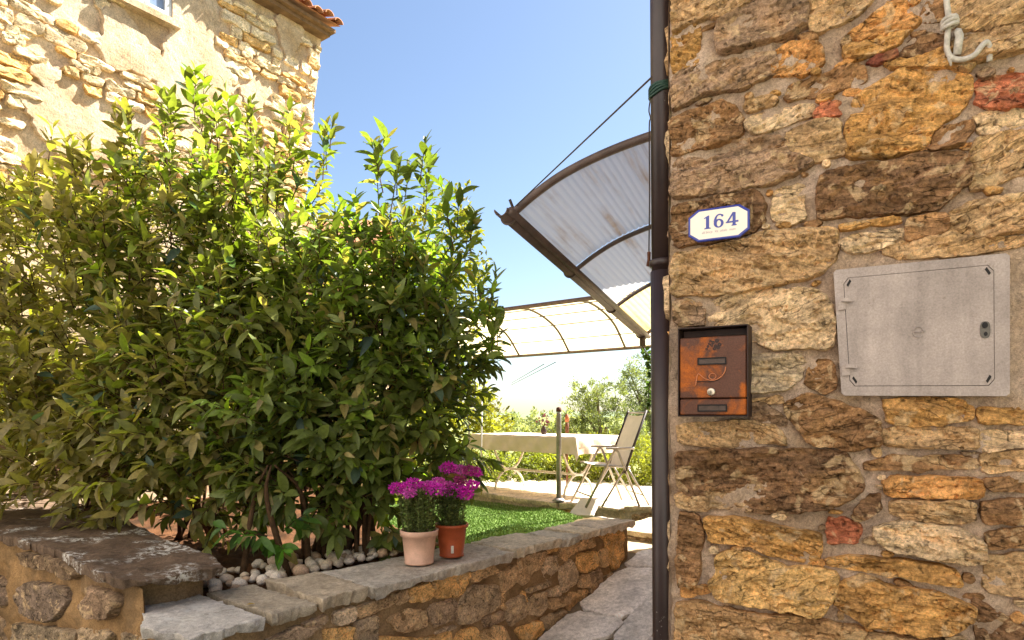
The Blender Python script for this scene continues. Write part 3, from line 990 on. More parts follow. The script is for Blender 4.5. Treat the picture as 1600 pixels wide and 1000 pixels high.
core = grid_mesh('masonry', gw_mortar, 150, 60, M['mortar_garden'], gwall)
gw_end = MB().box(0, 3.34, -0.34, -0.06, 0, 1)
MB().add([GW.to3(0.02, -.3, -.05), GW.to3(3.33, -.3, -.05), GW.to3(3.33, -.3, -.36), GW.to3(0.02, -.3, -.36),
          GW.to3(0.02, CZ - .05, -.05), GW.to3(3.33, CZ - .05, -.05), GW.to3(3.33, CZ - .05, -.36), GW.to3(0.02, CZ - .05, -.36)],
         [(0, 3, 2, 1), (4, 5, 6, 7), (1, 2, 6, 5), (2, 3, 7, 6), (3, 0, 4, 7)]).build('core', M['mortar_garden'], gwall)
GS = [
    [(105, 850), (250, 800), (260, 840), (120, 905), (100, 890)], [(265, 800), (325, 770), (325, 830), (265, 840)], [(330, 770), (430, 740), (440, 810), (345, 835)],
    [(445, 720), (600, 680), (605, 750), (570, 800), (460, 815)], [(610, 690), (700, 655), (730, 690), (620, 745)], [(560, 830), (620, 760), (740, 750), (740, 850), (640, 910), (555, 930)],
    [(240, 900), (350, 860), (410, 870), (420, 940), (300, 970)], [(420, 850), (540, 815), (550, 900), (440, 945)], [(0, 880), (90, 850), (95, 900), (30, 930), (0, 930)],
    [(100, 920), (190, 890), (195, 1000), (100, 1000)], [(740, 700), (820, 660), (830, 730), (760, 790)], [(822, 640), (900, 600), (940, 600), (930, 650), (880, 700), (845, 755), (828, 735)],
    [(940, 580), (1000, 560), (1005, 600), (945, 615)], [(1010, 560), (1080, 540), (1085, 600), (1030, 650), (1010, 620)], [(1090, 540), (1160, 520), (1170, 585), (1100, 600)],
    [(1180, 510), (1290, 490), (1300, 640), (1250, 690), (1225, 650), (1215, 560)], [(940, 640), (1000, 620), (1005, 690), (960, 730), (930, 690)],
    [(1010, 680), (1060, 640), (1085, 680), (1085, 740), (1030, 790), (1010, 740)], [(1090, 620), (1170, 600), (1180, 670), (1110, 700), (1090, 670)],
    [(860, 770), (965, 735), (960, 755), (870, 788)], [(865, 810), (950, 780), (950, 850), (920, 890), (870, 880)], [(955, 780), (1005, 755), (1005, 800), (965, 805)],
    [(960, 820), (1045, 800), (1045, 840), (970, 865)], [(1050, 790), (1130, 770), (1130, 850), (1060, 890), (1045, 850)], [(770, 830), (850, 800), (865, 890), (790, 940), (770, 890)],
    [(660, 900), (750, 870), (760, 910), (680, 945)], [(1140, 700), (1185, 680), (1195, 790), (1145, 810)], [(1190, 720), (1245, 700), (1250, 770), (1200, 800)],
    [(930, 900), (1030, 860), (1040, 920), (950, 960)], [(810, 950), (920, 910), (940, 970), (850, 1010)], [(560, 960), (640, 940), (640, 1000), (540, 1010)],
    [(660, 960), (760, 930), (780, 1000), (660, 1010)], [(1250, 700), (1300, 660), (1312, 720), (1262, 745)], [(200, 980), (400, 990), (520, 950), (530, 1030), (200, 1030)],
    [(1110, 715), (1135, 702), (1138, 760), (1095, 765), (1092, 740)], [(1185, 610), (1212, 590), (1222, 660), (1190, 675)],
    [(850, 880 - 100), (862, 800), (862, 830), (840, 800)], [(-140, 920), (-40, 880), (-45, 915), (-130, 960)], [(-310, 1000), (-180, 950), (-60, 930), (-130, 985), (-290, 1020)],
    [(-40, 950), (90, 940), (95, 1010), (-40, 1020)], [(740, 800), (765, 795), (765, 860), (745, 860)], [(455, 960), (540, 930), (530, 945), (455, 985)],
]
rs = random.Random(3)
gcols = [lin(176, 142, 102), lin(164, 134, 100), lin(188, 152, 108), lin(152, 130, 104), lin(190, 148, 94), lin(146, 122, 98), lin(178, 154, 126)]
for i, poly in enumerate(GS):
    q = [GW.px(520 + x * 0.35, 650 + y * 0.35, -0.03) for x, y in poly]
    q = [(max(0.0, min(3.33, s)), min(z, CZ - 0.055)) for s, z in q]
    rough_piece('wall_stone', q, lambda s, z, o: GW.to3(s, z, o - 0.035), M['stone_garden'], core, rs.choice(gcols), rs.uniform(.014, .034), 0.03, 0.009, 0.012, 5.1 * i + 2, 0.009,
                rings=(1.0, 0.975, 0.945), grid=0.012, strat=14, grow=0.008)
# end face of the wall and stones below the picture
for k, (s0, s1, z0, z1) in enumerate([(0.03, 0.15, 0.60, 0.76), (0.17, 0.32, 0.58, 0.75), (0.03, 0.2, 0.42, 0.56), (0.22, 0.33, 0.40, 0.55)]):
    EP = Plane(tuple((GW.p + d3 * 3.335 - r3 * 0.035)[:2]), tuple((-r3)[:2]))
    rough_piece('wall_stone', [(s0, z0), (s1, z0 + .01), (s1 - .01, z1), (s0 + .01, z1 - .01)], lambda s, z, o: EP.to3(s, z, o), M['stone_garden'], core, rs.choice(gcols), .015, .03, .015, .008, k + 70, .006)

# coping slabs: joints read from the front edge
joints = [0.02, GW.px(413, 962)[0], GW.px(493, 945)[0], GW.px(574, 918)[0], GW.px(800, 862)[0], GW.px(873, 842)[0], GW.px(905, 833)[0], GW.px(936, 825)[0], 3.37]
widths = [0.50, 0.50, 0.47, 0.42, 0.35, 0.31, 0.30, 0.30, 0.30]
tints = [lin(176, 168, 158), lin(160, 146, 126), lin(168, 152, 130), lin(172, 162, 148), lin(196, 182, 160), lin(178, 168, 152), lin(200, 184, 160), lin(186, 172, 154)]
rs = random.Random(13)
for i in range(8):
    a, b = joints[i] + 0.014, joints[i + 1] - 0.014
    sk = rs.uniform(-.03, .03)
    f = lambda t: (t, 0.028 + rs.uniform(-.012, .016))
    n = max(2, int((b - a) / 0.12))
    poly = [f(a + (b - a) * k / n) for k in range(n + 1)]
    poly += [(b + sk + .0, -widths[i + 1]), ((a + b) / 2, -(widths[i] + widths[i + 1]) / 2 - rs.uniform(-.02, .03)), (a + sk * (i > 0), -widths[i])]
    if i == 0:
        poly[0] = (0.0, 0.03)
        poly = [(-0.06, -0.22), (-0.02, -0.06)] + poly[:-1] + [(0.05, -0.52)]
    dz = rs.uniform(-.010, .012) if i != 3 else 0.0
    rough_piece('coping_slab', poly, lambda s, o, h: GW.to3(s, CZ + dz + h, o), M['slab_lichen'] if i == 0 else M['slab'], gwall, tints[i], 0.0, 0.05 + rs.uniform(-.006, .01), 0.008, 0.006, 9.7 * i + 4, 0.013,
                rings=(1.0, 0.988, 0.95), grid=0.016, strat=7, flat=True, smooth=0)

# left wing: ochre mortar, big dark stones, one wide slab on top
WZ = EYE - 0.66
def wing_pt(a, b):
    s_ = -1.6 + 3.33 * a
    top = WZ - 0.05 if s_ < 1.34 else CZ - 0.045
    return WING.to3(s_, -0.3 + (top + 0.3) * b, -0.03 + 0.022 * fbm(a * 12, b * 8, 12, 5) + 0.008 * fbm(a * 60, b * 40, 2, 4))


wing = grid_mesh('wing_masonry', wing_pt, 160, 80, M['mortar_ochre'], gwall)
LS = [
    ([(140, 735), (310, 760), (320, 830), (270, 910), (200, 920), (140, 890), (90, 850), (90, 770)], lin(104, 88, 74), 40),
    ([(420, 745), (520, 770), (555, 830), (510, 910), (420, 900), (390, 850)], lin(120, 98, 78), 42),
    ([(100, 600), (300, 640), (390, 700), (340, 735), (260, 690), (110, 665)], lin(96, 78, 60), 45),
    ([(350, 940), (500, 960), (480, 1040), (340, 1040)], lin(140, 120, 96), 20),
    ([(60, 920), (200, 935), (330, 955), (335, 1040), (60, 1040)], lin(124, 108, 88), 22),
    ([(540, 960), (640, 985), (650, 1040), (540, 1040)], lin(130, 112, 90), 18),
    ([(-120, 700), (20, 720), (40, 860), (-100, 850)], lin(110, 92, 76), 26),
    ([(-140, 880), (20, 890), (30, 1030), (-130, 1030)], lin(120, 100, 80), 22),
]
for i, (poly, col, hh) in enumerate(LS):
    q = [WING.px(x * 0.35, 650 + y * 0.35, -0.02) for x, y in poly]
    rough_piece('wall_stone', q, lambda s, z, o: WING.to3(s, z, o - 0.03), M['stone_garden'], wing, col, hh / 1000, 0.04, 0.009, 0.014, 8.1 * i + 3, 0.010, rings=(1.0, 0.965, 0.945), grid=0.012, strat=9)


def px_floor(px, py, z):
    d = (EYE - z) / ((py - HZ) / FPX)
    return ((px - CX) / FPX * d, d)


wp = [(-60, 822), (48, 848), (95, 862), (140, 890), (190, 903), (230, 902), (300, 893), (350, 884), (335, 868), (260, 842), (200, 815), (110, 785), (20, 765), (-60, 757)]
rough_piece('coping_slab', [px_floor(x, y, WZ) for x, y in wp], lambda x, y, h: Vector((x, y, WZ + h)), M['slab_lichen'], gwall, lin(94, 77, 62), 0.0, 0.042, 0.010, 0.011, 44, 0.018,
            rings=(1.0, 0.99, 0.97), grid=0.022, strat=6, flat=True, smooth=0)
# packing under the slab
wpl = [Vector(px_floor(x, y, WZ)) for x, y in wp]
wc = sum(wpl, Vector((0, 0))) / len(wpl)
MB().prism([tuple(p + (wc - p).normalized() * 0.17) for p in wpl], CZ - 0.02, WZ - 0.03).build('packing', M['mortar_garden'], gwall)

# steps up to the terrace at the end of the wall
steps = empty('garden_steps', tuple(GW.to3(3.5, 0.4, 0)))
tag(steps, 'short flight of rough stone steps at the far end of the garden wall', 'steps')
for k, (t0, t1, z) in enumerate([(3.45, 3.95, EYE - 1.07), (3.85, 5.2, EYE - 0.985)]):
    poly = [(t0, -0.5), (t0 + .02, 0.3), (t0 - .01, 1.2), (t1, 1.25), (t1, -0.5)]
    rough_piece('tread', poly, lambda a, b, h: GW.to3(a, z + h, b), M['slab'], steps, lin(176, 158, 130), 0, 0.045, 0.02, 0.006, k + 31, 0.01, rings=(1, .98, .9, .6, .3), strat=8, flat=True, smooth=0)
    st0 = Plane(tuple((GW.p + d3 * (t0 + 0.03) - r3 * 0.4)[:2]), tuple(r3[:2]))
    rr = MB().add([st0.to3(0, z - .4, 0), st0.to3(1.6, z - .4, 0), st0.to3(1.6, z - .04, 0), st0.to3(0, z - .04, 0)], [(0, 1, 2, 3)]).build('riser', M['mortar_garden'], steps)
    s = 0.0
    while s < 1.5:
        wd = rs.uniform(.1, .22)
        rough_piece('wall_stone', [(s, z - .2), (s + wd, z - .2), (s + wd - .01, z - .055), (s + .01, z - .06)], st0.to3, M['stone_garden'], rr, rs.choice(gcols), .012, .03, .02, .008, s * 9 + k, .006)
        s += wd + .015
# retaining face of the terrace right of the lawn
TP = Plane(edge[4], (edge[7][0] - edge[4][0], edge[7][1] - edge[4][1]))
tf = MB().add([TP.to3(-.05, .2, .0), TP.to3(2.4, .2, .0), TP.to3(2.4, PZ - .06, .0), TP.to3(-.05, PZ - .06, .0)], [(0, 1, 2, 3)]).build('retaining_face', M['mortar_garden'], terr)
s = -0.05
while s < 2.0:
    wd = rs.uniform(.14, .3)
    for (za, zb) in ((PZ - .19, PZ - .065), (PZ - .34, PZ - .2)):
        rough_piece('wall_stone', [(s, za), (s + wd, za), (s + wd - .01, zb), (s + .01, zb)], TP.to3, M['stone_garden'], tf, rs.choice(gcols), .015, .03, .025, .008, s * 9 + za, .008)
    s += wd + .015


# ------------------------------------------------------------------ the farmhouse on the left
LW = Plane((-2.376, 8.0), (-0.583, -0.812))
LW.w = Vector((0.583, 0.812, 0)); LW.n = LW.w.cross(Vector((0, 0, 1)))   # s runs towards the far corner (s = 0)
farm = empty('farmhouse', (-2.4, 8.0, 0.4))
tag(farm, 'sunlit farmhouse of pale stone and flaking plaster behind the laurel', 'house')
FT = EYE + 4.72


def corner_s(z):
    return -0.19 * max(0.0, (EYE + 4.64 - z)) / 1.0 * 0.62


def fw(a, b):
    z = 0.2 + (FT - 0.2) * b
    s = corner_s(z) * a - 6.2 * (1 - a)
    return LW.to3(s, z, -0.02 + 0.022 * fbm(s * 3, z * 3, 21, 5))


fwall = grid_mesh('wall', fw, 150, 120, M['plaster_far'], farm)
# far end wall
MB().add([LW.to3(corner_s(.2), .2, -.02), LW.to3(corner_s(.2) - .2, .2, -5), LW.to3(-.2, FT, -5), LW.to3(corner_s(FT), FT, -.02)], [(0, 1, 2, 3)]).build('end_wall', M['plaster_far'], farm)
rs = random.Random(17)
fcols = [lin(176, 156, 122), lin(172, 142, 98), lin(188, 170, 138), lin(176, 138, 84), lin(164, 144, 114), lin(192, 174, 146), lin(182, 162, 130)]
bare = [(300, 105, 52, 120), (200, 70, 58, 52), (125, 205, 100, 52), (255, 20, 60, 55), (450, 55, 26, 38), (70, 120, 26, 24), (395, 150, 22, 26)]
zc = EYE + 1.35
flist = []
while zc < FT - 0.12:
    hgt = rs.uniform(0.06, 0.135)
    s = -4.3 + rs.uniform(0, .2)
    while s < corner_s(zc) - 0.06:
        wd = min(rs.uniform(0.10, 0.36), corner_s(zc) - s - 0.01)
        p = LW.to3(s + wd / 2, zc + hgt / 2)
        px, py = CX + p.x / p.y * FPX, HZ - (p.z - EYE) / p.y * FPX
        skip = any(((px - a) / c) ** 2 + ((py - b) / d) ** 2 < 1 for a, b, c, d in bare) or px < -40 or py < -40 or py > 330 or rs.random() < 0.17
        if not skip and wd > 0.06:
            j = lambda k=0.014: rs.uniform(-k, k)
            poly = [(s + j(), zc + j()), (s + wd + j(), zc + j()), (s + wd + j(), zc + hgt + j()), (s + wd / 2 + j(), zc + hgt + j()), (s + j(), zc + hgt + j())]
            flist.append((wd * hgt / p.y ** 2, poly, rs.choice(fcols), rs.uniform(.010, .030), rs.uniform(0, 99)))
        s += wd + rs.uniform(0.008, 0.028)
    zc += hgt + rs.uniform(0.006, 0.022)
flist.sort(key=lambda q: -q[0])
small = MB()
for k, (_, poly, col, hh, sd) in enumerate(flist):
    rough_piece('wall_stone', poly, LW.to3, M['stone_far'], fwall, col, hh, 0.05, 0.035, 0.016, sd, 0.016, rings=(1.0, 0.95, 0.82, 0.5), strat=10, collect=small if k >= 290 else None)
if small.v:
    so = small.build('small_stones', M['stone_far'], fwall, True, lin(176, 152, 116)); so['kind'] = 'stuff'
print('farm stones', len(flist))
# remaining plaster flakes, proud of the stones
for k, (a, b, c, d) in enumerate([(300, 105, 54, 112), (198, 72, 55, 46), (122, 205, 100, 46), (452, 55, 22, 34), (72, 120, 24, 20), (395, 150, 20, 22)]):
    poly = []
    for i in range(14):
        th = 2 * math.pi * i / 14
        r = 1 + 0.22 * math.sin(3 * th + k) + rs.uniform(-.12, .12)
        poly.append(LW.px(a + c * r * math.cos(th), b + d * r * math.sin(th) + (0.5 * c * r * math.cos(th) if k != 0 else 0)))
    rough_piece('plaster_flake', poly, LW.to3, M['plaster_far'], fwall, None, 0.022, 0.04, 0.04, 0.003, k * 9 + 5, 0.035, rings=(1.0, 0.97, 0.85, 0.6, 0.3), strat=2)
# window
wq = [LW.px(214, -6), LW.px(264, 30)]
ws0, ws1 = wq[0][0] - 0.18, wq[1][0]
wz0 = LW.px(264, 30)[1] - 0.02
win = empty('window'); win.parent = farm; win.matrix_parent_inverse = parent_world(farm).inverted()
WM = LW.matrix(ws0, wz0, 0)
ww, wh = ws1 - ws0, 1.1
MB().box(0, ww, 0, wh, 0.005, 0.02, M=WM).build('pane', M['glass'], win)
fr = MB()
for (x0, x1, y0, y1) in ((0, .06, 0, wh), (ww - .06, ww, 0, wh), (ww / 2 - .03, ww / 2 + .03, 0, wh), (.061, ww - .061, 0, .05)):
    fr.box(x0, x1, y0, y1, .021, .055, M=WM)
fr.build('frame', M['win_frame'], win)
MB().box(-.08, ww + .08, -.07, -.002, -.02, .09, M=WM).build('sill', M['plaster_far'], win)
MB().box(ww + .002, ww + .09, -.002, wh, -.02, .07, M=WM).build('jamb', M['plaster_far'], win)
# eaves: board, rafters' shadow board and a row of roof tiles
eb = MB()
EM = LW.matrix(0, FT, 0)
eb.box(-6.2, 0.03, -0.01, 0.035, -0.3, 0.12, M=EM)
eb.build('eave_board', M['eave'], farm)
MB().box(-6.2, 0.07, 0.037, 0.075, -0.3, 0.18, M=EM).build('eave_slab', M['eave'], farm)
roof = MB().add([LW.to3(-6.2, FT + .11, .24), LW.to3(.10, FT + .11, .24), LW.to3(.10, FT + 1.3, -3.2), LW.to3(-6.2, FT + 1.3, -3.2)], [(0, 1, 2, 3)]).build('roof', M['tile'], farm)
tl = MB()
n = 8
for r0, r1, y0, dz in ((0.085, 0.07, 0.0, 0.0),):
    pv, pf = [], []
    for e, (rad, q) in enumerate(((0.066, 0.30), (0.055, -0.15))):
        for shell in (0, 0.014):
            for k in range(n + 1):
                th = math.pi * k / n
                pv.append(Vector(((rad - shell) * math.cos(th), (rad - shell) * math.sin(th) * 0.8 + (0.30 - q) * 0.33, q)))
    N = n + 1
    for k in range(n):
        pf += [(k, k + 1, 2 * N + k + 1, 2 * N + k), (N + k, 3 * N + k, 3 * N + k + 1, N + k + 1), (k, N + k, N + k + 1, k + 1)]
    tile_me = new_mesh('roof_tile', pv, pf, True)
    tile_me.materials.append(M['tile'])
s = 0.02
k = 0
while s > -4.2:
    o = bpy.data.objects.new('roof_tile', tile_me); C.objects.link(o)
    o.parent = roof
    o.matrix_local = LW.matrix(s, FT + 0.10 + rs.uniform(-.015, .02), rs.uniform(-.03, .04)) @ Matrix.Rotation(rs.uniform(-.06, .06), 4, 'Z')
    s -= 0.15 + rs.uniform(-.01, .01)

# a lower house farther back, seen through the laurel
cott = empty('cottage', (-2.4, 11.5, 0.4))
tag(cott, 'small cream cottage with a red tiled roof glimpsed behind the laurel', 'house')
MB().box(-5.2, -2.55, 11.0, 14.0, -.4, EYE + 2.9).build('wall', M['plaster_far'], cott)
MB().add([(-5.4, 10.75, EYE + 2.85), (-2.3, 10.75, EYE + 2.85), (-2.3, 12.5, EYE + 3.75), (-5.4, 12.5, EYE + 3.75), (-2.3, 14.25, EYE + 2.85), (-5.4, 14.25, EYE + 2.85),
          (-5.4, 10.75, EYE + 2.93), (-2.3, 10.75, EYE + 2.93), (-2.3, 12.5, EYE + 3.83), (-5.4, 12.5, EYE + 3.83), (-2.3, 14.25, EYE + 2.93), (-5.4, 14.25, EYE + 2.93)],
         [(0, 1, 2, 3), (3, 2, 4, 5), (6, 9, 8, 7), (9, 11, 10, 8), (0, 6, 7, 1), (1, 7, 8, 2), (2, 8, 10, 4)]).build('roof', M['tile'], cott)


# ------------------------------------------------------------------ unseen house added behind the viewer, bounces sunlight onto the shaded wall
NB = Plane((-8.2, 0.6), (0.6, -0.8))
nb = empty('added_bounce_house', (-6.0, -3.0, 0))
tag(nb, 'plastered cream house added unseen behind the viewer to bounce sunlight', 'house')
NM = NB.matrix(0, -0.4, 0)
MB().box(0, 9.5, 0, 6.6, -5.0, 0.0, M=NM).build('wall', M['plaster_white'], nb)
MB().box(-.3, 9.8, 6.605, 6.75, -5.3, 0.45, M=NM).build('roof', M['tile'], nb)
MB().box(4.2, 5.2, .25, 2.45, .003, .05, M=NM).build('door', M['wood_dark'], nb)
for x in (1.6, 7.0):
    for y in (1.3, 4.0):
        w_ = MB().box(x, x + .9, y, y + 1.3, .003, .04, M=NM).build('window', M['win_frame'], nb)
        MB().box(x + .08, x + .82, y + .08, y + 1.22, .041, .045, M=NM).build('pane', M['glass'], w_)

# ------------------------------------------------------------------ curved awning on the house's side wall
aw = empty('curved_awning', (1.1, 3.4, EYE))
tag(aw, 'curved ribbed plastic awning with brown gutter fixed behind the drainpipe', 'awning')
A0, A1 = Vector((0.0, 3.6, EYE + 1.116)), Vector((1.28, 6.2, EYE + 0.78))
gd = (A1 - A0)
ad = Vector((gd.x, gd.y, 0)).normalized()
ac = Vector((ad.y, -ad.x, 0))                       # across, towards the wall
prof = [(0.0, 0.0), (0.15, 0.095), (0.323, 0.178), (0.55, 0.245), (0.79, 0.288), (1.0, 0.305), (1.15, 0.31)]


def prof_at(x):
    for (a, b), (c, d) in zip(prof, prof[1:]):
        if x <= c: return b + (d - b) * (x - a) / (c - a)
    return prof[-1][1]


psm = spline([(x, 0, z) for x, z in prof], 6)


def aw_pt(f, i, lift=0.0):
    q = psm[i]
    return A0 + gd * f + ac * q.x + Vector((0, 0, q.z + lift))


def arch_sheet(name, f0, f1, mat, lift=0.0):
    nr = 96
    pts = []
    for k in range(nr + 1):
        x = 1.15 * k / nr
        t = x / 1.15 * (len(psm) - 1)
        i = min(int(t), len(psm) - 2)
        # invert on x so that ribs are evenly spaced
        lo = 0
        while lo < len(psm) - 2 and psm[lo + 1].x < x: lo += 1
        a, b = psm[lo], psm[lo + 1]
        z = a.z + (b.z - a.z) * ((x - a.x) / max(1e-6, b.x - a.x))
        pts.append((x, z + 0.006 * math.cos(k * math.pi / 1.5) + lift))
    vs, fs = [], []
    for f in (f0, f1):
        for x, z in pts:
            vs.append(A0 + gd * f + ac * x + Vector((0, 0, z)))
    n = len(pts)
    for k in range(n - 1):
        fs.append((k, k + 1, n + k + 1, n + k))
    return link(name, new_mesh(name, vs, fs, True), mat, aw)


FR = [0.0, 0.333, 0.66, 1.0]
arch_sheet('sheet', FR[0], FR[1] - .002, M['sheet_clear'], .022)
arch_sheet('sheet', FR[1] + .002, FR[2] - .002, M['sheet_clear'], .024)
arch_sheet('sheet', FR[2] + .002, FR[3], M['sheet_yellow'], .022)
for k, f in enumerate(FR):
    MB().tube([aw_pt(f, i, 0.0 if k else 0.02) for i in range(len(psm))], 0.016 if k else 0.024, 8).build('rib', M['gutter'] if k == 0 else M['frame_grey'], aw, True)
# half-round gutter
gv, gf = [], []
ng = 14
gr = 0.042
for f in (-0.035, 1.02):
    for rad in (gr, gr - 0.005):
        for k in range(ng + 1):
            th = math.pi + math.pi * k / ng
            gv.append(A0 + gd * f + ac * (rad * math.cos(th) - 0.02) + Vector((0, 0, rad * math.sin(th) + 0.012)))
N = ng + 1
for k in range(ng):
    gf += [(k, k + 1, 2 * N + k + 1, 2 * N + k), (N + k, 3 * N + k, 3 * N + k + 1, N + k + 1), (k, N + k, N + k + 1, k + 1), (2 * N + k, 2 * N + k + 1, 3 * N + k + 1, 3 * N + k)]
gf += [(0, 2 * N, 3 * N, N), (ng, N + ng, 3 * N + ng, 2 * N + ng)]
gut = link('gutter', new_mesh('gutter', gv, gf, True), M['gutter'], aw)
MB().tube([A0 + gd * -.03 + ac * .03 + Vector((0, 0, .0)), A0 + gd * 1.02 + ac * .03], 0.022, 8).build('edge_rail', M['gutter'], aw, True)
for f in (0.0, 0.333, 0.66, 0.985):
    cl = MB()
    pts = [A0 + gd * f + ac * ((gr + .005) * math.cos(math.pi + math.pi * k / 10) - .02) + Vector((0, 0, (gr + .005) * math.sin(math.pi + math.pi * k / 10) + .012)) for k in range(11)]
    cl.tube(pts, 0.007, 6)
    cl.build('clip', M['gutter'], gut, True)
MB().tube([A0 + gd * .98 + Vector((0, 0, -.03)), A0 + gd * .98 + Vector((0, 0, -.12))], .03, 10).build('outlet', M['gutter'], gut, True)
MB().tube([A0 + gd * 0.0 + ac * 0.02 + Vector((0, 0, .02)), A0 + gd * -.01 + ac * 0.0 + Vector((0, 0, .09))], .008, 6).build('hook', M['dark_plastic'], aw)

# stay wire from the awning corner to the pipe
wire = MB().tube([A0 + ac * 0.02 + Vector((0, 0, .06)), at(1019, 120, 2.12)], 0.0035, 5).build('stay_wire', M['dark_plastic'])
tag(wire, 'thin dark stay wire stretched from the awning corner up to the drainpipe', 'wire')
# pull cord hanging beside the pipe
cord = empty('pull_cord', at(1014.5, 415, 2.35))
tag(cord, 'thin hanging pull cord with dark tassel beside the drainpipe', 'cord')
MB().tube(spline([at(1017, 150, 2.35), at(1014, 172, 2.35), at(1016.5, 185, 2.35), at(1014.5, 200, 2.35), at(1015, 300, 2.35), at(1014, 392, 2.35)], 5), 0.0026, 5).build('cord', M['dark_plastic'], cord)
MB().lathe([(0.001, 0.0), (0.007, -.006), (0.006, -.03), (0.010, -.055), (0.001, -.058)], 8, Matrix.Translation(at(1014, 392, 2.35))).build('tassel', M['wood_dark'], cord, True)
# rain chain grown over with ivy
CH = A0 + gd * .98 + Vector((0, 0, -.12))
chain = empty('rain_chain', tuple(CH))
tag(chain, 'rain chain overgrown with ivy hanging from the far end of the awning gutter', 'chain')
cpts = [CH + Vector((0.05 * math.sin(k * .5) + 0.012 * k, 0, -0.055 * k)) for k in range(16)]
for a, b in zip(cpts, cpts[1:]):
    MB().tube([a, b], 0.006, 5).build('link', M['dark_plastic'], chain)


# ------------------------------------------------------------------ leaves
def leaf_arrays(pos, axis, up, L, W, fold, droop):
    """folded, drooping leaves: 17 vertices, 8 quads + 4 triangles each"""
    pos, axis, up = (np.asarray(x, dtype=float) for x in (pos, axis, up))
    n = len(pos)
    axis = axis / np.linalg.norm(axis, axis=1, keepdims=True)
    side = np.cross(axis, up); side /= np.maximum(1e-6, np.linalg.norm(side, axis=1, keepdims=True))
    nrm = np.cross(side, axis)
    L, W, fold, droop = (np.broadcast_to(np.asarray(x, float), (n,))[:, None] for x in (L, W, fold, droop))
    ctr = lambda t: pos + axis * (L * t) - nrm * (droop * L * t * t)
    vs = [ctr(0)]
    for t, w in ((0.10, 0.34), (0.28, 0.80), (0.50, 1.0), (0.72, 0.80), (0.89, 0.40)):
        c = ctr(t)
        vs += [c - side * (W * w / 2) + nrm * (fold * W * w), c, c + side * (W * w / 2) + nrm * (fold * W * w)]
    vs.append(ctr(1.0))
    V = np.stack(vs, 1)
    F3 = [(0, 2, 1), (0, 3, 2), (13, 14, 16), (14, 15, 16)]
    F4 = []
    for k in range(4):
        a = 1 + 3 * k
        F4 += [(a, a + 1, a + 4, a + 3), (a + 1, a + 2, a + 5, a + 4)]
    return V, F3, F4


def leaf_mesh(name, V, F3, F4, col):
    n, k = V.shape[:2]
    base = (np.arange(n) * k)[:, None, None]
    t = (np.array(F3)[None] + base).reshape(-1, 3) if len(F3) else np.zeros((0, 3), int)
    q = (np.array(F4)[None] + base).reshape(-1, 4) if len(F4) else np.zeros((0, 4), int)
    me = bpy.data.meshes.new(name)
    me.vertices.add(n * k)
    me.vertices.foreach_set('co', V.reshape(-1).astype(np.float32))
    loops = np.concatenate([t.reshape(-1), q.reshape(-1)])
    me.loops.add(len(loops))
    me.loops.foreach_set('vertex_index', loops.astype(np.int32))
    tot = np.concatenate([np.full(len(t), 3), np.full(len(q), 4)])
    st = np.concatenate([[0], np.cumsum(tot)[:-1]])
    me.polygons.add(len(tot))
    me.polygons.foreach_set('loop_start', st.astype(np.int32))
    me.polygons.foreach_set('loop_total', tot.astype(np.int32))
    me.update(calc_edges=True)
    a = me.attributes.new('leaf_colour', 'FLOAT_COLOR', 'POINT')
    c = np.repeat(np.concatenate([col, np.ones((n, 1))], 1)[:, None], k, 1)
    a.data.foreach_set('color', c.reshape(-1).astype(np.float32))
    me.polygons.foreach_set('use_smooth', np.ones(len(tot), bool))
    return me


def unit(v):
    return v / np.maximum(1e-9, np.linalg.norm(v, axis=-1, keepdims=True))


def rand_dir(n):
    return unit(rng.normal(size=(n, 3)))


def diamonds(pos, axis, up, L, W):
    axis = unit(axis); side = unit(np.cross(axis, up)); nrm = np.cross(side, axis)
    L, W = (np.broadcast_to(np.asarray(x, float), (len(pos),))[:, None] for x in (L, W))
    V = np.stack([pos, pos + axis * L * .45 - side * W / 2 + nrm * W * .12, pos + axis * L, pos + axis * L * .45 + side * W / 2 + nrm * W * .12], 1)
    return V, [(0, 3, 1), (1, 3, 2)], []


# ivy on the chain
n = 150
tt = rng.uniform(0.5, 14.9, n)
pp = np.array([list(cpts[int(t)].lerp(cpts[min(15, int(t) + 1)], t % 1)) for t in tt])
ax = rand_dir(n); ax[:, 2] -= .3
V, F3, F4 = leaf_arrays(pp + ax * .012, ax, rand_dir(n), rng.uniform(.035, .06, n), rng.uniform(.03, .05, n), .12, .3)
iv = link('ivy', leaf_mesh('ivy', V, F3, F4, np.array([0.05, 0.09, 0.025]) * rng.uniform(.6, 1.6, (n, 1))), M['tree_leaf'], chain)
iv['kind'] = 'stuff'


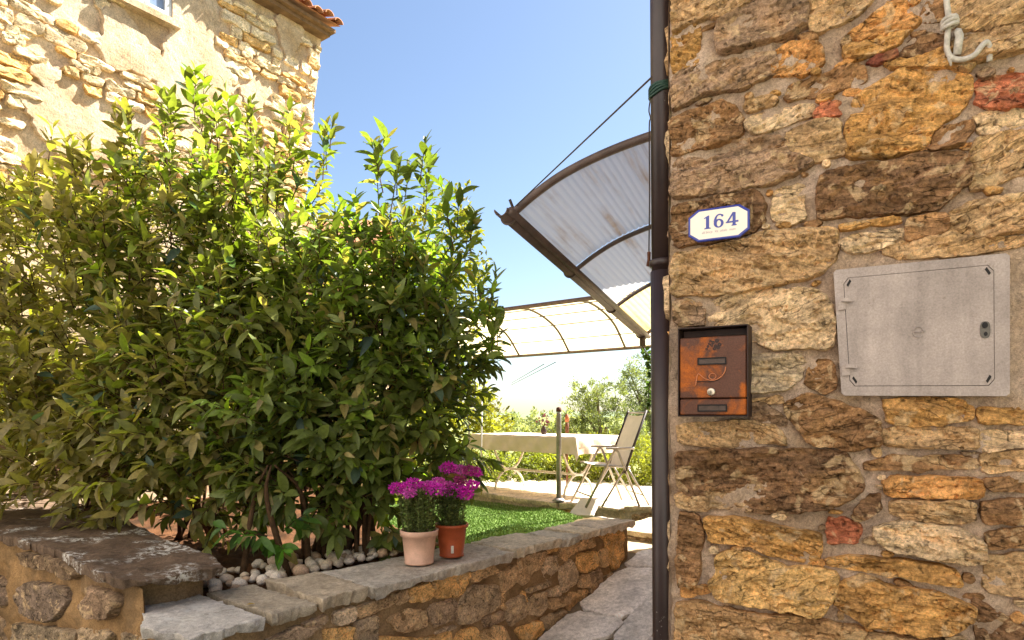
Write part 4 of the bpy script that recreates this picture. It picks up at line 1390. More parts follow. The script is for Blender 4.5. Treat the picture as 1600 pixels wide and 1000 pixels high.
def laurel(name, label, base, ells, n_shoots, tint, yellow, seed, n_single=120, tops=()):
    """an evergreen shrub: stems, shoots with whorled leaves; ells = crown lobes (centre, radii)"""
    r = np.random.default_rng(seed)
    rr = random.Random(seed)
    root = empty(name, tuple(base))
    tag(root, label, 'shrub', 'laurel shrubs in the raised bed')
    base = np.array(base)
    vol = np.array([e[1][0] * e[1][1] * e[1][2] for e in ells])
    vol = vol ** 0.75
    which = r.choice(len(ells), n_shoots, p=vol / vol.sum())
    cen = np.array([e[0] for e in ells])[which]; rad = np.array([e[1] for e in ells])[which]
    d = unit(r.normal(size=(n_shoots, 3)))
    d[:, 1] -= 0.25                                    # more shoots on the lit, open side
    d = unit(d)
    shell = np.clip(1 - np.abs(r.normal(0, 0.26, n_shoots)), 0.15, 1.0)
    P = cen + d * rad * shell[:, None]
    keep = P[:, 2] > base[2] + 0.06
    P, d, shell = P[keep], d[keep], shell[keep]
    up = np.clip((P[:, 2] - base[2]) / 2.4, 0, 1)
    D = unit(d * np.array([1, 1, .5]) + np.stack([np.zeros(len(P)), np.zeros(len(P)), 0.25 + 0.9 * up], 1) + r.normal(0, .28, d.shape))
    SL = r.uniform(.13, .30, len(P))
    # extra long leaders standing out of the top
    for (tx, ty, tz, ln) in tops:
        for q in range(3):
            P = np.vstack([P, [tx + rr.uniform(-.06, .06), ty + rr.uniform(-.12, .12), tz - ln * (1 - .25 * q)]])
            D = np.vstack([D, unit(np.array([[rr.uniform(-.25, .25), rr.uniform(-.2, .2), 1.0]]))])
            SL = np.append(SL, ln * (1 - .22 * q)); up = np.append(up, 1.0); shell = np.append(shell, 1.0)
    # twigs
    tw = MB()
    LP, LA, LU, LL, LW_, LF, LD, LC = [], [], [], [], [], [], [], []
    for i in range(len(P)):
        p0 = Vector(P[i]); dd = Vector(D[i]); ln = SL[i]
        tw.tube([p0, p0 + dd * ln * .55 + Vector((0, 0, .01)), p0 + dd * ln], [0.0045, .003, .0015], 3, False)
        nl = int(6 + ln * 25)
        a0 = dd.orthogonal().normalized(); b0 = dd.cross(a0)
        young = r.random() < 0.10 + 0.30 * up[i] * shell[i]
        for k in range(nl):
            f = 0.10 + 0.9 * (k + .5) / nl
            th = k * 2.4 + r.uniform(-.4, .4)
            out = a0 * math.cos(th) + b0 * math.sin(th)
            spread = (1.15 - 0.75 * f) + r.normal(0, .18)
            lean = -0.28 * (1 - up[i]) - 0.12
            av = dd * math.cos(spread) + out * math.sin(spread) + Vector((0, 0, lean))
            LP.append(p0 + dd * ln * f); LA.append(av); LU.append(Vector(dd) * .7 + Vector((0, 0, .6)) + Vector(r.normal(0, .25, 3)))
            s = r.choice([.07, .095, .115, .135]) * r.uniform(.85, 1.15) * (0.65 if f > .9 else 1)
            LL.append(s); LW_.append(s * r.uniform(.30, .46)); LF.append(r.uniform(.02, .34)); LD.append(r.uniform(-.15, .6))
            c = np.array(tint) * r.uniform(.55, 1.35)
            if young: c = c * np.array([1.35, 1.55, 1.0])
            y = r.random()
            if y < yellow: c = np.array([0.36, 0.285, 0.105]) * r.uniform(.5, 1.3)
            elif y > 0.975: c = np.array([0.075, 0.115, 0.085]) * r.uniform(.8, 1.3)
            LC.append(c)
    LP = np.array([list(v) for v in LP]); LA = np.array([list(v) for v in LA]); LU = np.array([list(v) for v in LU])
    LC = np.array(LC)
    V, F3, F4 = leaf_arrays(LP, LA, LU, np.array(LL), np.array(LW_), np.array(LF), np.array(LD))
    # the leaves that show largest become parts of their own
    tip = V[:, 8]
    dist = tip[:, 1]
    px = CX + tip[:, 0] / dist * FPX
    score = np.array(LL) / dist + (px < 10) * -9
    front = np.argsort(dist - 4.0 * np.array(LL) + (px < 10) * 99)[:n_single * 3]
    pick = front[np.argsort(-score[front])[:n_single]]
    rest = np.setdiff1d(np.arange(len(V)), pick)
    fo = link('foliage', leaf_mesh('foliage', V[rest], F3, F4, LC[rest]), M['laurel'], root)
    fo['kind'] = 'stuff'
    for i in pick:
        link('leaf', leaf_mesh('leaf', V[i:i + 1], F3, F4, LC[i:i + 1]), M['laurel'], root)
    t_ = tw.build('twigs', M['bark'], root)
    t_['kind'] = 'stuff'
    # stems: from the ground into the crown
    for e in ells:
        for q in range(3):
            b = Vector(base) + Vector((rr.uniform(-.22, .22), rr.uniform(-.15, .25), -.03))
            c = Vector(e[0]) + Vector([rr.uniform(-.6, .6) * x for x in e[1]])
            c.z = max(c.z, b.z + .6)
            m1 = b.lerp(c, .4) + Vector((rr.uniform(-.08, .08), rr.uniform(-.08, .08), .18))
            MB().tube(spline([b, m1, c], 6), .017 * rr.uniform(.7, 1.25), 7, True, .005).build('stem', M['bark'], root, True)
    return root


def lobe(px, py, d, rx, ry, rz):
    p = at(px, py, d)
    return ((p.x, p.y, p.z), (rx, ry, rz))


def topat(px, py, d, ln):
    p = at(px, py, d)
    return (p.x, p.y, p.z, ln)


laurel('laurel_shrub', 'broad laurel shrub at the left, warm light put into its olive leaf tint, over the dark mossy slab', tuple(at(150, 790, 4.6).xy) + (0.80,),
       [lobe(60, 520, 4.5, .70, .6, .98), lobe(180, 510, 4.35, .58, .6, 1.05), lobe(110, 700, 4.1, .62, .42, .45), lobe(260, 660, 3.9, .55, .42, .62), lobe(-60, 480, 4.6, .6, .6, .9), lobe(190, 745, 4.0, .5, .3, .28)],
       840, (0.235, 0.205, 0.055), 0.38, 1, 150,  # olive tint and large share of tan leaves paint in warm light
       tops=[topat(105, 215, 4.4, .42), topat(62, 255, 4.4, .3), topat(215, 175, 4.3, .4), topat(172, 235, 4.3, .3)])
laurel('laurel_shrub', 'tallest laurel shrub with a leader reaching up in front of the farmhouse window', tuple(at(330, 800, 4.5).xy) + (0.80,),
       [lobe(305, 440, 4.4, .56, .6, 1.0), lobe(410, 430, 4.4, .46, .5, .85), lobe(350, 620, 4.0, .58, .46, .72), lobe(450, 560, 4.1, .5, .5, .85), lobe(340, 748, 3.9, .45, .3, .28)],
       780, (0.180, 0.195, 0.042), 0.18, 2, 130,
       tops=[topat(300, 115, 4.4, .5), topat(330, 160, 4.4, .35), topat(380, 150, 4.4, .4), topat(440, 172, 4.4, .42), topat(505, 190, 4.4, .4), topat(260, 175, 4.4, .3)])
laurel('laurel_shrub', 'green laurel shrub behind the flower pots, its shoots against the sky', tuple(at(535, 862, 3.85).xy) + (0.82,),
       [lobe(560, 520, 4.1, .46, .5, .70), lobe(645, 500, 4.1, .27, .4, .52), lobe(560, 670, 3.95, .52, .42, .55), lobe(645, 650, 4.0, .33, .36, .55), lobe(685, 545, 4.05, .27, .32, .40), lobe(470, 690, 3.8, .42, .35, .50), lobe(490, 765, 3.85, .34, .26, .24), lobe(600, 765, 3.95, .28, .24, .30)],
       700, (0.160, 0.195, 0.045), 0.10, 3, 130,
       tops=[topat(600, 222, 4.1, .48), topat(655, 238, 4.1, .45), topat(620, 250, 4.1, .4), topat(700, 300, 4.05, .4), topat(722, 330, 4.05, .3), topat(755, 425, 4.0, .35), topat(765, 505, 4.0, .28)])
laurel('laurel_seedling', 'small bright green laurel seedling rising from the pale pebbles', tuple(at(425, 880, 3.45).xy) + (0.82,),
       [lobe(425, 838, 3.42, .07, .08, .09)], 5, (0.085, 0.17, 0.03), 0.04, 4, 40)


def tree(name, label, base, ells, n, lsize, tint, trunk_r, bark, seed, cat='tree', group=None, mat='tree_leaf', aspect=.5, shell_sd=.35, var=(.5, 1.5), limbs=6):
    r = np.random.default_rng(seed); rr = random.Random(seed)
    root = empty(name, tuple(base))
    tag(root, label, cat, group)
    vol = np.array([e[1][0] * e[1][1] * e[1][2] for e in ells]) ** .7
    # clumps inside lobes, leaves round the clumps
    ncl = max(20, n // 40)
    which = r.choice(len(ells), ncl, p=vol / vol.sum())
    cen = np.array([e[0] for e in ells])[which]; rad = np.array([e[1] for e in ells])[which]
    d = unit(r.normal(size=(ncl, 3)))
    P = cen + d * rad * np.clip(1 - np.abs(r.normal(0, shell_sd, ncl)), .1, 1)[:, None]
    w2 = r.integers(0, ncl, n)
    cs = rad.mean() * r.uniform(.10, .26, ncl)
    pos = P[w2] + unit(r.normal(size=(n, 3))) * (cs[w2] * r.uniform(0, 1, n) ** .5)[:, None]
    ax = unit(r.normal(size=(n, 3)) + d[w2] * .8 + np.array([0, 0, .2]))
    cl = r.uniform(var[0], var[1], ncl)
    col = np.array(tint) * (cl[w2] * r.uniform(.75, 1.25, n))[:, None]
    V, F3, F4 = diamonds(pos, ax, unit(r.normal(size=(n, 3)) + np.array([0, 0, .8])), lsize * r.uniform(.7, 1.3, n), lsize * aspect * r.uniform(.7, 1.3, n))
    cr = link('crown', leaf_mesh('crown', V, F3, F4, col), M[mat], root)
    cr['kind'] = 'stuff'
    if trunk_r > 0:
        b = Vector(base)
        top = Vector(np.mean([e[0] for e in ells], axis=0))
        tr = MB().tube(spline([b + Vector((0, 0, -.1)), b.lerp(top, .45) + Vector((rr.uniform(-.1, .1), rr.uniform(-.1, .1), 0)), top], 6), trunk_r, 8, True, trunk_r * .35)
        tr.build('trunk', M[bark], root, True)
        for k in range(limbs):
            e = ells[k % len(ells)]
            q = Vector(e[0]) + Vector([rr.uniform(-.7, .7) * x for x in e[1]])
            s0 = b.lerp(top, rr.uniform(.4, .85))
            MB().tube(spline([s0, s0.lerp(q, .5) + Vector((0, 0, .08)), q], 5), trunk_r * .4, 6, True, trunk_r * .08).build('limb', M[bark], root, True)
    return root


tree('privet_bush', 'sunlit yellow-green privet glimpsed through the left laurel', (-3.3, 5.7, 0.8),
     [lobe(60, 620, 5.35, .8, .35, .75), lobe(-30, 560, 5.3, .6, .35, .8), lobe(210, 640, 5.7, .8, .4, .7)], 7000, .06, (0.24, 0.25, 0.05), .05, 'bark', 29, 'bush', 'privet behind the laurel', limbs=4)
tree('privet_bush', 'sunlit yellow-green privet glimpsed through the middle laurel', (-2.2, 6.2, 0.8),
     [lobe(340, 640, 6.1, .85, .4, .75), lobe(440, 600, 6.3, .7, .4, .8)], 6000, .06, (0.24, 0.25, 0.05), .05, 'bark', 28, 'bush', 'privet behind the laurel', limbs=4)
YG = (0.26, 0.27, 0.035)
tree('linden_tree', 'sunlit yellow-green tree standing between the laurel and the far awning', (-0.85, 8.9, 0.5),
     [lobe(640, 480, 8.6, .75, .6, 1.5), lobe(700, 440, 8.8, .65, .6, 1.3), lobe(765, 640, 8.8, .30, .45, .75), lobe(660, 680, 8.4, .7, .5, .8), lobe(565, 560, 8.6, .7, .6, 1.2)],
     13000, .08, YG, .09, 'bark', 31)
tree('olive_tree', 'grey-green olive tree beyond the terrace, right of the post', (1.9, 14.0, 0.0),
     [lobe(915, 640, 14, .50, .5, .75), lobe(955, 640, 14.2, .60, .5, .75), lobe(990, 690, 13.8, .5, .5, .6), lobe(930, 700, 13.9, .9, .6, .5)],
     12000, .075, (0.17, 0.20, 0.10), .10, 'olive_bark', 32, group='olive trees beyond the terrace', aspect=.28)
tree('olive_tree', 'tall thin olive tree beyond the terrace, next to the drainpipe', (3.6, 15.5, 0.0),
     [lobe(1000, 625, 15.5, .55, .5, 1.1), lobe(1040, 650, 15.5, .9, .6, 1.1), lobe(985, 595, 15.3, .35, .35, .5)],
     11000, .075, (0.17, 0.20, 0.12), .11, 'olive_bark', 33, group='olive trees beyond the terrace', aspect=.28)
tree('olive_tree', 'small distant olive tree low on the horizon left of the post', (1.3, 24, -0.3),
     [lobe(862, 676, 24, .9, .7, .55), lobe(885, 664, 24, .5, .5, .5)], 2200, .12, (0.20, 0.21, 0.10), .10, 'olive_bark', 34, group='olive trees beyond the terrace', aspect=.3)
tree('cypress_tree', 'tiny dark cypress on the skyline beside the yellow-green tree', (0.8, 60, -0.4),
     [lobe(803, 660, 60, .35, .35, 1.0)], 900, .18, (0.05, 0.075, 0.03), .1, 'bark', 35, aspect=.4, limbs=0)
for k, (px, py, dd, rx, rz) in enumerate([(762, 668, 26, 1.3, .8), (815, 672, 34, 1.6, .75), (842, 668, 48, 2.0, 1.0), (900, 662, 30, 1.2, .8), (930, 655, 40, 1.8, 1.2), (1000, 655, 34, 1.8, 1.2), (780, 662, 70, 3.5, 1.6), (860, 660, 90, 4.5, 1.8)]):
    p = at(px, py, dd)
    tree('olive_tree', 'distant pale olive tree on the skyline, ' + ['by the left table end', 'left of the red flowers', 'just behind the red flowers', 'right behind the torch', 'between the torch and the chair', 'above the folding chair', 'farthest back at the left', 'farthest back by the post'][k],
         (p.x, p.y, -.45), [((p.x, p.y, p.z), (rx, rx * .8, rz)), ((p.x + rx * .6, p.y, p.z - rz * .4), (rx * .8, rx * .6, rz * .6))], 900, .16 * dd / 30, (0.24, 0.26, 0.14), .1, 'olive_bark', 80 + k, group='olive trees beyond the terrace', aspect=.4, limbs=3)
hill = grid_mesh('hills', lambda a, b: Vector((-2600 + 5200 * a, 1300 + 900 * b, -1 + (13 + 9 * fbm(a * 9, b * 2, 5)) * math.sin(math.pi * min(1, b * 1.0)) )), 160, 16, M['far_wood'])
tag(hill, kind='structure')
# hedge behind the terrace: separate bushes
for k, (px, py, dd, rx, rz, cc) in enumerate([(775, 735, 9.6, .75, .38, (0.16, 0.19, 0.03)), (850, 722, 9.9, .8, .42, (0.19, 0.22, 0.03)), (925, 728, 9.6, .75, .40, (0.24, 0.26, 0.04)),
                                             (985, 735, 9.2, .6, .42, (0.26, 0.28, 0.05)), (1045, 725, 9.0, .7, .5, (0.22, 0.24, 0.04)), (690, 730, 9.9, .8, .4, (0.15, 0.18, 0.03))]):
    p = at(px, py, dd)
    tree('hedge_bush', ['hedge bush behind the left end of the table', 'hedge bush behind the middle of the table', 'yellow-green hedge bush right of the metal post', 'bright hedge bush behind the folding chair',
                        'hedge bush half hidden by the drainpipe', 'hedge bush at the left, behind the laurel'][k], (p.x, p.y, PZ - .1),
         [((p.x, p.y, p.z), (rx, .5, rz)), ((p.x + .2, p.y - .2, p.z - .25), (rx, .4, rz * .7))], 5000, .05, cc, .03, 'bark', 40 + k, 'bush', 'hedge bushes behind the terrace', limbs=3)
for k, (px, py, dd, rx, rz) in enumerate([(800, 700, 12.5, 1.3, .40), (905, 698, 12.5, 1.2, .38), (1000, 705, 12.5, 1.2, .4)]):
    p = at(px, py, dd)
    tree('wild_shrub', ['tangled wild shrub beyond the hedge at the left of the terrace', 'tangled wild shrub beyond the hedge behind the post', 'tangled wild shrub beyond the hedge behind the chair'][k], (p.x, p.y, 0.1),
         [((p.x, p.y, p.z), (rx, .6, rz)), ((p.x, p.y, p.z - .5), (rx, .5, .5))], 2600, .07, (0.17, 0.19, 0.06), .03, 'bark', 60 + k, 'shrub', 'wild shrubs beyond the hedge', limbs=4)

# lawn of short artificial blades
n = 60000
u, v = rng.uniform(0, 1, n), rng.uniform(0, 1, n)
P0 = GW.p + d3 * 1.75 - r3 * 0.22
bx = np.array(list(P0)) + np.outer(u, np.array(list(d3)) * 2.9) + np.outer(v, np.array(list(-r3)) * 3.0)
er = np.array([(p[0], p[1]) for p in edge])
lim = np.interp(bx[:, 0], er[:, 0], er[:, 1]) - 0.03
keep = (bx[:, 1] < lim) & (bx[:, 0] > -1.6) & (bx[:, 0] < 0.80 - (bx[:, 1] - 4.9) * 0.17)
bx = bx[keep]; n = len(bx)
bx[:, 2] = TZ + 0.14 * np.clip(1 - v[keep] / 0.6, 0, 1)
ax = rng.normal(0, .5, (n, 3)); ax[:, 2] = 1
V, F3, F4 = diamonds(bx, ax, rand_dir(n), .022, .007)
col = np.array([0.215, 0.32, 0.075]) * rng.uniform(.6, 1.4, (n, 1))
gl = link('grass', leaf_mesh('grass', V, F3, F4, col), M['lawn'])
tag(gl, 'short bright green artificial grass between the wall and the terrace', 'grass', kind='stuff')


# ------------------------------------------------------------------ awning over the terrace
a2 = empty('terrace_awning', (1.1, 8.4, PZ))
tag(a2, 'cream barrel awning on thin ribs beyond the terrace', 'awning')
B0, bd = Vector((1.54, 11.8, EYE + 2.184)), Vector((1.28, -1.0, 0)).normalized()
bp = Vector((0.616, 0.788, 0))
L0, L1 = -5.0, 2.6
bprof = spline([(0, 0, 0), (.49, 0, .028), (1.05, 0, -.084), (1.54, 0, -.31), (1.99, 0, -.74)], 5)
bpt = lambda l, q, h=0: B0 + bd * l + bp * q.x + Vector((0, 0, q.z + h))
for k in range(5):
    l0, l1 = L0 + (L1 - L0) * k / 5 + .004, L0 + (L1 - L0) * (k + 1) / 5 - .004
    vs = [bpt(l, q, .018) for l in (l0, l1) for q in bprof]
    m = len(bprof)
    link('sheet', new_mesh('sheet', vs, [(i, i + 1, m + i + 1, m + i) for i in range(m - 1)], True), M['sheet_cream'], a2)
for k in range(6):
    l = L0 + .3 + k * 1.42
    MB().tube([bpt(l, q) for q in bprof], .026, 6).build('rib', M['frame_grey'], a2, True)
for i in (5, 9, 13, 17):
    MB().tube([bpt(L0, bprof[i], -.002), bpt(L1, bprof[i], -.002)], .012, 5).build('purlin', M['frame_grey'], a2, True)
MB().tube([bpt(L0, bprof[0]), bpt(L1, bprof[0])], .045, 8).build('beam', M['gutter'], a2, True)
MB().tube([bpt(L0, bprof[-1]), bpt(L1, bprof[-1])], .036, 8).build('gutter', M['gutter'], a2, True)
for l in (L0 + .1, L1 - .1):
    for q in (bprof[0], bprof[-1]):
        p = bpt(l, q)
        MB().tube([p, Vector((p.x, p.y, -.45))], .03, 8).build('post', M['galv'], a2, True)
# overhead cables beyond the awning
for k, (p0, p1, lb) in enumerate([((868, 566, 16), (798, 602, 30), 'overhead cable slanting down below the far awning, upper of two'), ((850, 569, 16), (800, 598, 30), 'overhead cable slanting down below the far awning, lower of two')]):
    MB_ = MB().tube([at(*p0), at(*p1)], .012, 5).build('overhead_cable', M['dark_plastic'])
    tag(MB_, lb, 'cable', 'cables under the far awning')

# ------------------------------------------------------------------ terrace furniture
tb = empty('garden_table', (0.2, 7.6, PZ))
tag(tb, 'long garden table with scrolled pale iron legs on the terrace', 'table')
tc0 = Vector((0.70, 6.98, 0)); tl = Vector((-0.70, 0.714, 0)); tw_ = Vector((0.714, 0.70, 0))
TLN, TWD, THT = 1.75, 0.80, 0.70
tp = lambda a, b, z: tc0 + tl * a + tw_ * b + Vector((0, 0, PZ + z))
vs = [tp(a, b, z) for z in (THT - .03, THT - .004) for a, b in ((.02, .02), (TLN - .02, .02), (TLN - .02, TWD - .02), (.02, TWD - .02))]
MB().add(vs, [(0, 1, 2, 3), (7, 6, 5, 4), (0, 4, 5, 1), (1, 5, 6, 2), (2, 6, 7, 3), (3, 7, 4, 0)]).build('tabletop', M['iron_white'], tb)
for a in (.30, TLN - .30):
    U = spline([tp(a, .10, THT - .03), tp(a, .14, THT - .22), tp(a, .26, .30), tp(a, .40, .245), tp(a, .54, .30), tp(a, .66, THT - .22), tp(a, .70, THT - .03)], 6)
    MB().tube(U, .014, 8).build('leg', M['iron_white'], tb, True)
    A = spline([tp(a, .14, .0), tp(a, .18, .12), tp(a, .29, .22), tp(a, .40, .245), tp(a, .51, .22), tp(a, .62, .12), tp(a, .66, .0)], 6)
    MB().tube(A, .014, 8).build('leg', M['iron_white'], tb, True)
MB().tube([tp(.30, .40, .245), tp(TLN - .30, .40, .245)], .014, 8).build('stretcher', M['iron_white'], tb, True)
# cloth with hanging corners
cl = []
na, nb = 60, 30
def cloth(a, b):
    x, y = -.20 + (TLN + .40) * a, -.20 + (TWD + .40) * b
    ox = max(0, -x, x - TLN); oy = max(0, -y, y - TWD)
    cx, cy = min(max(x, 0), TLN), min(max(y, 0), TWD)
    o = math.hypot(ox, oy) if ox > 0 and oy > 0 else ox + oy
    wv = (0.016 * math.sin(x * 17 + y * 21) + 0.008 * math.sin(x * 41 - y * 35)) * min(1, o / .1)
    sx = (1 if x > TLN else -1 if x < 0 else 0); sy = (1 if y > TWD else -1 if y < 0 else 0)
    fl = 0.03 * min(1, o / .2) + wv
    if ox > 0 and oy > 0:
        k = math.hypot(ox, oy)
        return tp(cx + sx * (.02 + .25 * ox * (1 - .3 * k)), cy + sy * (.02 + .25 * oy), THT - o * 0.95)
    return tp(cx + sx * fl, cy + sy * fl, THT + .004 - max(0, o - .006))
ct = grid_mesh('tablecloth', cloth, na, nb, M['cloth'])
tag(ct, 'cream tablecloth with hanging corners over the garden table', 'tablecloth')
# small red flowers in a vase on the table
vz = empty('flower_vase', tuple(tp(.85, .4, THT)))
tag(vz, 'small dark vase of dull red flowers on the table', 'vase')
p = tp(.85, .4, THT + .006)
MB().lathe([(.001, 0), (.03, 0), (.04, .04), (.022, .08), (.026, .1), (.02, .1), (.015, .06)], 12, Matrix.Translation(p)).build('vase', M['rust_dark'], vz, True)
q = np.array(list(p)) + rng.normal(0, .03, (40, 3)) + np.array([0, 0, .17])
V, F3, F4 = diamonds(q, rand_dir(40), rand_dir(40), .04, .03)
fl = link('blooms', leaf_mesh('blooms', V, F3, F4, np.array([.14, .07, .05]) * rng.uniform(.6, 1.3, (40, 1))), M['petal'], vz); fl['kind'] = 'stuff'
MB().tube([p + Vector((0, 0, .05)), p + Vector((.01, 0, .16))], .004, 5).build('stalk', M['bark'], vz)

post = empty('metal_post', (0.50, 6.90, PZ))
tag(post, 'short grey metal post standing at the terrace edge before the table', 'post')
PM = Matrix.Translation((0.505, 6.91, PZ))
MB().lathe([(.001, .0), (.027, .0), (.027, .95), (.025, .97), (.001, .972)], 20, PM).build('shaft', M['galv'], post, True)
MB().lathe([(.001, .012), (.07, .012), (.07, .02), (.045, .045), (.034, .047)], 20, PM).build('base', M['galv'], post, True)
MB().lathe([(.001, .973), (.028, .973), (.030, .99), (.026, 1.02), (.001, 1.03)], 12, PM).build('cap', M['wood_dark'], post, True)
tor = empty('garden_torch', (0.62, 7.9, PZ))
tag(tor, 'dark stake torch with an orange top just behind the metal post', 'torch')
TM = Matrix.Translation(tuple(at(886, 675, 8.3).xy) + (PZ,))
MB().lathe([(.001, 0), (.014, 0), (.014, .7), (.024, .72), (.026, .84), (.001, .85)], 12, TM).build('stake', M['wood_dark'], tor, True)
MB().lathe([(.001, .851), (.024, .851), (.028, .90), (.015, .955), (.001, .96)], 12, TM).build('canister', M['orange'], tor, True)
pole = MB().tube([at(751, 772, 7.9), at(752, 700, 7.9), at(753, 620, 7.9)], .010, 6).build('thin_pole', M['iron_white'], None, True)
tag(pole, 'thin pale pole at the left end of the table', 'pole')
slb = rough_piece('leaning_slab', [(-.16, 0), (.10, -.02), (.17, .20), (-.04, .22)], lambda x, y, h: Vector((0.74, 6.60, PZ - .09)) + Vector((x, 0, 0)) + Vector((.03, .16, .15)).normalized() * y + Vector((0, -.68, .73)) * h,
                  M['pale_slab'], None, None, 0.012, 0.02, 0.02, 0.004, 5, 0.006, rings=(1, .97, .6), strat=3, flat=True, smooth=0)
tag(slb, 'pale limestone slab leaning on the terrace kerb in front of the chair', 'slab')

ch = empty('folding_chair', (1.05, 6.80, PZ), R(12))
tag(ch, 'folding garden chair with aluminium frame and cream sling back', 'chair')
def chp(x, y, z): return Vector((x, y, z))        # x: towards the table is -x, y: width, z: up
def cpart(name, b, mat, smooth=True): return b.build(name, mat, ch, smooth, matrix=Matrix.Identity(4))
WD = .24
for sy in (-WD, WD):
    cpart('leg', MB().tube([chp(-.36, sy, 0), chp(-.06, sy, .56), chp(-.035, sy, .585), chp(-.01, sy, .56), chp(.22, sy, 0)], .013, 8), M['alu'])
    cpart('rear_leg', MB().tube([chp(.10, sy * .9, .40), chp(.16, sy * .9, .30), chp(.34, sy * .9, 0)], .011, 8), M['alu'])
    cpart('front_leg', MB().tube([chp(.08, sy * .9, .40), chp(-.18, sy * .9, .0)], .011, 8), M['alu'])
    cpart('armrest', MB().box(-.14, .16, sy - .022, sy + .022, .585, .61, .006), M['alu'])
    cpart('back_post', MB().tube([chp(.06, sy, .34), chp(.15, sy, .60), chp(.30, sy, .99)], .014, 8), M['dark_plastic'])
    cpart('seat_rail', MB().tube([chp(-.26, sy, .43), chp(.12, sy, .40)], .012, 8), M['alu'])
cpart('stretcher', MB().tube([chp(-.30, -WD, .11), chp(-.30, WD, .11)], .009, 6), M['alu'])
cpart('stretcher', MB().tube([chp(.27, -WD, .11), chp(.27, WD, .11)], .009, 6), M['alu'])
cpart('top_bar', MB().tube([chp(.292, -WD, .965), chp(.292, WD, .965)], .010, 6), M['alu'])
def sling(f):
    vs = []
    m = len(f)
    for y in np.linspace(-WD + .012, WD - .012, 9):
        for (x, z) in f:
            sag = .02 * (1 - (y / WD) ** 2)
            vs.append(chp(x + sag * .7, y, z - sag * .7))
    return MB().add(vs, [(j * m + i, j * m + i + 1, (j + 1) * m + i + 1, (j + 1) * m + i) for j in range(8) for i in range(m - 1)])
cpart('backrest', sling([(.075, .40), (.11, .49), (.15, .60), (.20, .735), (.25, .86), (.285, .945)]), M['sling'])
cpart('seat', sling([(-.25, .44), (-.12, .43), (0, .42), (.09, .41)]), M['sling'])


# ------------------------------------------------------------------ drainpipe
pp_ = empty('drainpipe', tuple(at(1037, 1000, 2.14)))
tag(pp_, 'dark brown metal drainpipe running down the corner of the stone house', 'drainpipe')
pxa, pxb = at(1034, 0, 2.13), at(1040, 1000, 2.13)
pz = lambda z: Vector((pxa.x + (pxb.x - pxa.x) * (pxa.z - z) / (pxa.z - pxb.z), 2.13, z))
MB().tube([pz(z) for z in (0.0, 0.5, 1.0, 2.13)], .0425, 24).build('pipe', M['pipe'], pp_, True)
MB().tube([pz(z) for z in (2.13, 3.0, 4.6)], .0385, 24).build('pipe', M['pipe'], pp_, True)
zc_ = EYE + (650 - 412) / 1000 * 2.13
MB().tube([pz(zc_ - .012), pz(zc_ - .010), pz(zc_ + .010), pz(zc_ + .012)], [.039, .0455, .0455, .039], 24).build('collar', M['pipe'], pp_, True)
zt = EYE + (650 - 148) / 1000 * 2.13
for k in range(4):
    th = [2 * math.pi * i / 20 for i in range(21)]
    c = pz(zt + k * .009)
    MB().tube([c + Vector((math.cos(a) * .042, math.sin(a) * .042, .010 * math.cos(a) + .003 * math.sin(3 * a + k))) for a in th], .005, 5, False).build('tie', M['green_tape'], pp_, True)
MB().tube([pz(0.88) + Vector((0, 0, 0)), HW.to3(0.05, 0.88, -.02)], .008, 6).build('bracket', M['pipe'], pp_)
MB().tube([pz(3.05), HW.to3(0.05, 3.05, -.02)], .008, 6).build('bracket', M['pipe'], pp_)
# ------------------------------------------------------------------ number plate
pl = empty('house_number_plate')
s0, z0 = HW.px(1122.5, 349, .042)
pl.matrix_world = HW.matrix(s0, z0, .036) @ Matrix.Diagonal((.86, .86, 1, 1))
tag(pl, 'cream ceramic house number plate with blue rim reading 164', 'number plate')
I4 = Matrix.Identity(4)


def wpart(root, name, b, mat, smooth=False, color=None):
    return b.build(name, mat, root, smooth, color, matrix=I4)


hw_, hh_ = 0.102, 0.056
def octo(w, h, c, cy=None):
    cy = cy or c
    return [(-w + c, -h), (w - c, -h), (w, -h + cy), (w, h - cy), (w - c, h), (-w + c, h), (-w, h - cy), (-w, -h + cy)]
bk = MB()
o1, o2 = octo(hw_, hh_, .033, .024), octo(hw_ - .003, hh_ - .003, .032, .023)
bk.prism(o1, 0, .006)
vs = [(x, y, .006) for x, y in o1] + [(x, y, .0085) for x, y in o2] + [(x, y, .007) for x, y in octo(hw_ - .009, hh_ - .009, .030, .0215)]
bk.add(vs, [(i, (i + 1) % 8, 8 + (i + 1) % 8, 8 + i) for i in range(8)] + [(8 + i, 8 + (i + 1) % 8, 16 + (i + 1) % 8, 16 + i) for i in range(8)])
wpart(pl, 'rim', bk, M['enamel_blue'])
wpart(pl, 'face', MB().prism(octo(hw_ - .0075, hh_ - .0075, .030, .0215), .0062, .0078), M['enamel_white'])


def strip(a, b, z):
    n = len(a)
    return [(x, y, z) for x, y in a] + [(x, y, z) for x, y in b], [(i, i + 1, n + i + 1, n + i) for i in range(n - 1)]


